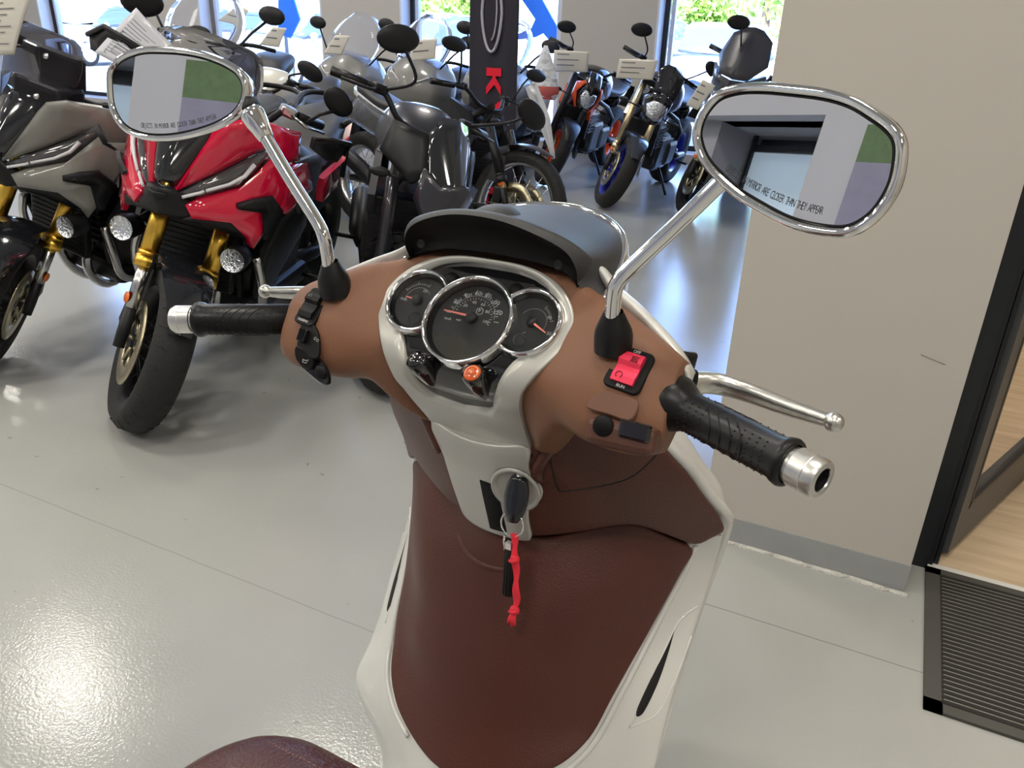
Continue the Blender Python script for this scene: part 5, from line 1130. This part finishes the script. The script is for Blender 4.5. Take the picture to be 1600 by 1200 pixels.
# white machines between the rows
for x, y, lab, c in ((-3.87, 3.70, 'white faired motorcycle behind the red one', M_cream),):
    P = dict(x=x, y=y, yaw=194, lean=-10, steer=15, wb=1.42, rim=M_dark, fork=M_dark, stan=M_steel, collar=.45, fr=.026, shroud=M_dark, body=c, hz=1.02, hw=.36, mp=(.34, -.18, 1.17), fender=c)
    r, S = naked(lab, P, c)
    N = MB(); shell(N, [(0, .10, .92), (.08, .05, .93), (.17, -.10, .96), (.20, -.25, .92), (.19, -.30, .66), (.12, -.12, .62), (.05, .05, .74), (0, .09, .78)], None, .02); N.build('front_fairing', c, r)
    N = MB(); shell(N, [(.03, .09, .86), (.10, .03, .89), (.14, -.04, .90), (.12, -.01, .83), (.05, .06, .80)], None, -.006); N.build('headlight', M_lens, r)
    N = MB(); shell(N, [(0, .06, .94), (.08, .03, .95), (.14, -.12, 1.03), (.10, -.22, 1.12), (0, -.22, 1.15)], None, .005); N.build('windscreen', M_smoke, r)
# ---------------------------------------------------------------- banner, price sheets, bag
bx0, bx1, bY = at(733, 160, 5.2), at(806, 160, 5.2), 5.2
bw = bx1.x-bx0.x; bxc = (bx0.x+bx1.x)/2
BN = empty('banner_stand', (bxc, bY, 0), 0, 'tall dark fabric banner with red vertical lettering and a silver oval emblem', 'banner')
cl = MB(); g = []
for i in range(25):
    u = i/24; x = (u-.5)*bw; g.append([(x, .006*math.sin(u*14), z) for z in np.linspace(.12, 2.6, 12)])
cl.grid(g); c_ = cl.build('banner_cloth', mat('banner_navy', (.022, .020, .032), .75), BN); so = c_.modifiers.new('thickness', 'SOLIDIFY'); so.thickness = .004; so.offset = 0
MB().tube([(0, .03, .04), (0, .03, 2.6)], .012, 10).tube([(-bw/2, .0, 2.6), (bw/2, 0, 2.6)], .01, 8).build('banner_pole', M_steel, BN)
MB().box((0, .02, .03), (bw+.1, .34, .05), None, .01).build('banner_base', M_dark, BN)
def zrow(py): return at(770, py, bY).z
M_bred = mat('banner_red', (.75, .004, .03), .6)
LX = at(772, 150, bY).x-bxc
hgt = zrow(106)-zrow(148); wid = at(783, 150, bY).x-at(760, 150, bY).x
def letter(polys, ztop):
    # letters turned a quarter: reading runs downward; poly in (along reading 0..1, across 0..1 top of letter to the right)
    mb = MB()
    for pl in polys:
        V = [(LX+(b-.5)*wid, -.012, ztop-a*hgt) for a, b in pl]; mb.add(V, [list(range(len(V)))], False)
    o = mb.build('banner_letter', M_bred, BN); s = o.modifiers.new('thickness', 'SOLIDIFY'); s.thickness = .003; return o
Kp = [[(0, 0), (.30, 0), (.30, .42), (.36, .42), (.72, 0), (1, 0), (.62, .55), (1, 1), (.70, 1), (.36, .62), (.30, .62), (.30, 1), (0, 1)]]
Yp = [[(.36, 0), (.64, 0), (.64, .4), (1, 1), (.70, 1), (.5, .62), (.30, 1), (0, 1), (.36, .4)]]
Mp = [[(0, 0), (.24, 0), (.24, .55), (.42, 0), (.58, 0), (.76, .55), (.76, 0), (1, 0), (1, 1), (.74, 1), (.5, .35), (.26, 1), (0, 1)]]
Cp = [[(.05, .2), (.2, 0), (.95, 0), (.95, .28), (.34, .28), (.28, .36), (.28, .64), (.34, .72), (.95, .72), (.95, 1), (.2, 1), (.05, .8)]]
Op = [[(0, .25), (.2, 0), (.8, 0), (1, .25), (1, .75), (.8, 1), (.5, 1), (.5, .72), (.7, .72), (.72, .3), (.28, .3), (.28, .72), (.5, .72), (.5, 1), (.2, 1), (0, .75)]]
z0 = zrow(106); st_ = (zrow(106)-zrow(292))/4
for k, L_ in enumerate((Kp, Yp, Mp, Cp, Op)): letter(L_, z0-k*st_)
oc = at(770, 20, bY); oz = oc.z; ow = (at(788, 20, bY).x-at(757, 20, bY).x)/2; oh = zrow(-45)-zrow(80)
MB().tube([(oc.x-bxc+ow*math.cos(R(a))*(1-.12*abs(math.sin(R(a)))), -.012, oz+.5*oh*math.sin(R(a))) for a in range(0, 360, 10)], .011, 8, True).tube([(oc.x-bxc-.01+ow*.62*math.cos(R(a)), -.012, oz+.02+.40*oh*math.sin(R(a))) for a in range(-80, 80, 10)], .006, 6).build('emblem', mat('emblem_silver', (.45, .44, .50), .4, metal=.4), BN)
M_paper = mat('paper_cream', (.62, .59, .52), .5, coat=.35); M_ink = mat('print_grey', (.16, .16, .17), .7); M_paperw = mat('paper_white', (.60, .61, .66), .45, coat=.4)
def sheet(quad, Y, label, m=None, rows=6, bend=.02, dY=(0, 0, 0, 0), box=False, tie=None):
    # quad: photo pixels of the four corners, top-left first, clockwise, each on its own depth
    P = [at(x, y, Y+d) for (x, y), d in zip(quad, dY)]
    o = (P[2]+P[3])/2; ob = empty('price_sheet', o, 0, label, 'paper')
    Q = [p-o for p in P]; nn = (Q[1]-Q[0]).cross(Q[3]-Q[0]).normalized(); nn = -nn if nn.y > 0 else nn
    def pt(u, v, h=0): return (Q[0]*(1-u)*(1-v)+Q[1]*u*(1-v)+Q[2]*u*v+Q[3]*(1-u)*v)+nn*(h+bend*math.sin(math.pi*u)*.6+bend*math.sin(math.pi*v)*.5)
    G = [[tuple(pt(i/10, j/10)) for j in range(11)] for i in range(11)]
    s = MB().grid(G).build('sheet', m or M_paper, ob); sm = s.modifiers.new('thickness', 'SOLIDIFY'); sm.thickness = .0015
    k = MB()
    for i in range(rows):
        v = .15+.75*i/rows; w = .35+.4*((i*37) % 10)/10; th = .14/rows
        G = [[tuple(pt(.1+w*a/6, v+b*th, .0022)) for b in (0, 1)] for a in range(7)]; k.grid(G)
    if box:
        for (u0, u1, v0, v1) in ((.12, .88, .42, .90), (.2, .5, .5, .64), (.55, .8, .5, .64), (.2, .5, .7, .82)):
            k.tube([tuple(pt(u, v, .002)) for u, v in ((u0, v0), (u1, v0), (u1, v1), (u0, v1))], .0012, 4, True)
    k.build('print', M_ink, ob)
    if tie: MB().tube([tuple(pt(.5, .02)), tuple(Vector(tie)-o)], .0015, 5).build('string', M_ink, ob)
    return ob
sheet([(213, 12), (272, 72), (232, 122), (148, 82)], 1.90, 'white specification sheet hanging behind the left scooter mirror', M_paperw, 12, .012, (0, .05, -.03, -.05), True)
sheet([(-20, -10), (52, -14), (22, 86), (-25, 86)], 1.98, 'cream price sheet in a plastic sleeve on the grey windscreen', M_paper, 8, .01)
sheet([(427, 42), (448, 44), (436, 74), (405, 70)], 5.85, 'cream price tag on the grey maxi scooter left of the pier', None, 2, .008)
sheet([(524, 55), (547, 56), (534, 86), (505, 84)], 5.95, 'cream price tag on the scooter in front of the middle pier', None, 2, .008)
sheet([(645, 62), (683, 60), (680, 92), (640, 96)], 6.15, 'cream price tag just left of the tall banner', None, 2, .008, tie=(-3.58, 6.52, 1.02))
sheet([(866, 78), (921, 81), (918, 113), (864, 112)], 6.74, 'cream price tag above the orange motorcycle headlight', None, 3, .006, tie=(-2.73, 7.12, 1.07))
sheet([(968, 92), (1028, 94), (1020, 125), (962, 122)], 5.95, 'cream price tag on the blue wheeled motorcycle', None, 3, .008)
sheet([(1098, 124), (1118, 134), (1090, 172), (1072, 164)], 5.95, 'cream price tag on the touring motorcycle by the wall corner', None, 3, .006)
sheet([(372, 8), (388, 16), (376, 40), (340, 32)], 5.6, 'cream price tag at the window above the left scooter mirror', None, 2, .006)
# clear film sleeve hanging on the dark street bike
P_ = [at(*q, 2.62) for q in ((560, 148), (648, 205), (630, 246), (541, 180))]; o = (P_[0]+P_[2])/2
fs = empty('plastic_sleeve', o, 0, 'clear plastic sleeve hanging over the dark street motorcycle', 'sleeve')
s = MB().grid([[tuple((P_[0]*(1-u)*(1-v)+P_[1]*u*(1-v)+P_[2]*u*v+P_[3]*(1-u)*v)-o+Vector((0, -.015*math.sin(3*u+2*v), 0))) for v in np.linspace(0, 1, 8)] for u in np.linspace(0, 1, 10)]).build('film', mat('film_clear', (.35, .36, .38), .08, trans=.7, ior=1.1), fs)
sm = s.modifiers.new('thickness', 'SOLIDIFY'); sm.thickness = .002
# carrier bag on the orange motorcycle
q = [at(868, 72, 6.55), at(850, 140, 6.6)]
bg_ = empty('carrier_bag', q[1], 0, 'white plastic carrier bag with red print hanging on the orange motorcycle', 'bag')
def bag_ring(z, w, d, ph): return [(w*math.cos(R(a))*(1+.08*math.sin(3*R(a)+ph)), d*math.sin(R(a))*(1+.12*math.sin(4*R(a)+ph)), z) for a in range(0, 360, 24)]
hh = q[0].z-q[1].z
MB().loft([bag_ring(-.08, .10, .04, 0), bag_ring(-.02, .125, .06, 1), bag_ring(.10, .11, .05, 2), bag_ring(hh*.7, .06, .03, 3), bag_ring(hh, .015, .012, 4)], 4, 2).build('bag_body', mat('bag_white', (.62, .64, .68), .35, bump=.8, bscale=20, bdist=.03), bg_)
MB().loft([[(x*1.01, y*1.04, z) for x, y, z in bag_ring(-.075, .102, .042, 0)], [(x*1.02, y*1.05, z) for x, y, z in bag_ring(-.02, .125, .06, 1)], [(x*1.02, y*1.05, z) for x, y, z in bag_ring(.03, .121, .057, 1.4)]], 3, 2, caps=False).build('bag_print', mat('bag_red', (.50, .10, .09), .45), bg_)

# ---------------------------------------------------------------- outside the windows
slab('ground_outside', -60, 40, YB+.3, 80, -.2, -.03, mat('asphalt', (.20, .20, .21), .9, var=.2, vscale=3))
M_cg = mat('car_glass', (.05, .07, .10), .05, coat=1)
def car(x, y, rz, col, label, h=1.5):
    r = empty('car', (x, y, 0), R(rz), label, 'car')
    def cr(xx, w, zb, zt): return [(xx, w, zb+.1), (xx, w, (zb+zt)/2), (xx, w*.93, zt-.03), (xx, 0, zt), (xx, -w*.93, zt-.03), (xx, -w, (zb+zt)/2), (xx, -w, zb+.1), (xx, 0, zb)]
    MB().loft([cr(-2.15, .75, .35, .75), cr(-2.0, .86, .25, .92), cr(-1.2, .89, .22, .96), cr(0, .9, .22, .97), cr(1.1, .9, .22, .95), cr(1.95, .84, .25, .82), cr(2.15, .70, .35, .68)], 4, 3).build('car_body', col, r)
    def gr(xx, w, zt): return [(xx, .82, .93), (xx, w, (.93+zt)/2+.08), (xx, w*.9, zt-.02), (xx, 0, zt), (xx, -w*.9, zt-.02), (xx, -w, (.93+zt)/2+.08), (xx, -.82, .93), (xx, 0, .9)]
    MB().loft([gr(-1.9, .74, 1.0), gr(-1.45, .70, h-.08), gr(-.4, .70, h), gr(.3, .70, h-.03), gr(.95, .74, 1.02)], 4, 3).build('car_windows', M_cg, r)
    MB().loft([[(xx, w*k, h-dz+.012-.03*k*k) for k in (-1, -.5, 0, .5, 1)]+[(xx, -w*k, h-dz-.02-.03*k*k) for k in (-1, -.5, 0, .5, 1)] for xx, w, dz in ((-1.35, .64, .07), (-.4, .66, .0), (.35, .64, .035))], 3, 2).build('car_roof', col, r)
    for sx in (-1.35, 1.35):
        for sy in (-1, 1):
            t = MB().lathe([(0, .1), (.22, .1), (.31, .09), (.32, 0), (.31, -.09), (0, -.1)], frame((sx, sy*.8, .29), (0, sy, 0)), 24).build('car_wheel', M_tyre, r)
            MB().lathe([(0, .115), (.05, .11), (.2, .108), (.22, .09)], frame((sx, sy*.8, .29), (0, sy, 0)), 20).build('wheel_rim', M_alu, t)
    for sy in (-1, 1):
        MB().ell((2.05, sy*.6, .68), (.10, .18, .08)).build('car_headlight', M_refl, r)
        MB().ell((.75, sy*.98, 1.0), (.07, .10, .07)).build('car_mirror', col, r)
    return r
M_c1 = mat('car_white', (.70, .72, .75), .2, coat=1); M_c2 = mat('car_silver_blue', (.42, .50, .60), .25, metal=.4, coat=1); M_c3 = mat('car_blue', (.10, .25, .50), .25, coat=1)
car(-3.3, 15.4, -80, M_c2, 'pale blue car facing the window on the right', 1.48)
car(-6.3, 19.5, -97, M_c1, 'white car behind the pale blue car, right window', 1.62)
car(-9.2, 15.0, -95, M_c1, 'white car outside the middle window beside the blue frame', 1.5)
car(-12.8, 15.5, -95, M_c2, 'silver blue car outside the middle window left of the banner', 1.5)
car(-17.2, 17.0, -90, M_c1, 'white car outside the left window', 1.5)
car(-21.2, 17.0, -90, M_c2, 'silver blue car outside the leftmost window', 1.5)
M_bl = mat('blue_banner_fabric', (.03, .20, .78), .6)
def fabric(name, quads, Y, label):
    r = empty(name, (at(*quads[0][0], Y).x, Y, 0), 0, label, 'flag'); o = r.location
    for q in quads:
        V = [at(x, y, Y)-o for x, y in q]; b = MB().add([tuple(v) for v in V], [list(range(len(V)))], False).build('flag_panel', M_bl, r); s = b.modifiers.new('thickness', 'SOLIDIFY'); s.thickness = .03
    x0 = at(*quads[0][0], Y)-o; MB().tube([(x0.x, .05, -.0), (x0.x, .05, 4.2)], .03, 8).box((x0.x, .05, .02), (.6, .6, .06)).build('flag_pole', M_steel, r)
    return r
fabric('beach_flag', [[(800, -25), (832, -30), (876, 50), (876, 72), (868, 74), (850, 52), (838, 58), (812, 62), (806, 55), (832, 44), (838, 30)]], 9.9, 'blue fabric flag frame outside the window right of the banner')
fabric('beach_flag', [[(437, -20), (455, -20), (470, 30), (455, 60), (437, 52)]], 10.1, 'blue fabric flag outside the window left of the middle pier')
M_leaf2 = mat('leaf_green', (.22, .36, .06), .6, var=.4, vscale=3); M_bark = mat('bark', (.10, .07, .05), .9)
def tree(x, y, h, rr, label, seed):
    rnd = random.Random(seed); r = empty('tree', (x, y, 0), 0, label, 'tree')
    MB().tube([(0, 0, -.1), (.05, 0, h*.35), (0, .05, h*.6)], [.16, .12, .05], 8).build('trunk', M_bark, r)
    mb = MB()
    for i in range(2600):
        th = rnd.random()*6.283; u = rnd.random()**.5; ph = math.acos(2*rnd.random()-1)
        p = Vector((rr*u*math.sin(ph)*math.cos(th), rr*u*math.sin(ph)*math.sin(th), h*.66+rr*1.1*u*math.cos(ph))); s = .07+.08*rnd.random()
        a = Vector((rnd.random()-.5, rnd.random()-.5, rnd.random()-.5)).normalized()*s; b = Vector((rnd.random()-.5, rnd.random()-.5, rnd.random()-.5)).normalized()*s*.6
        mb.add([tuple(p-a), tuple(p+b), tuple(p+a), tuple(p-b)], [(0, 1, 2, 3)], False)
    mb.build('crown', M_leaf2, r, 'keep')
for i, (x, y, h, rr, lab) in enumerate(((-4.2, 24, 5.0, 1.9, 'leafy tree behind the pale blue car'), (-8.6, 27, 3.4, 1.4, 'small round tree left of the leafy one, right window'), (-7.2, 30, 2.8, 1.0, 'low bush tree far off behind the white car'), (-14.5, 26, 3.2, 1.5, 'tree seen right of the banner outside'), (-17.5, 28, 3.0, 1.3, 'tree seen left of the blue frame outside'))):
    tree(x, y, h, rr, lab, i)
slab('wall_far', -60, 40, 60, 60.4, -.2, .9, mat('far_wall', (.6, .6, .58), .8))
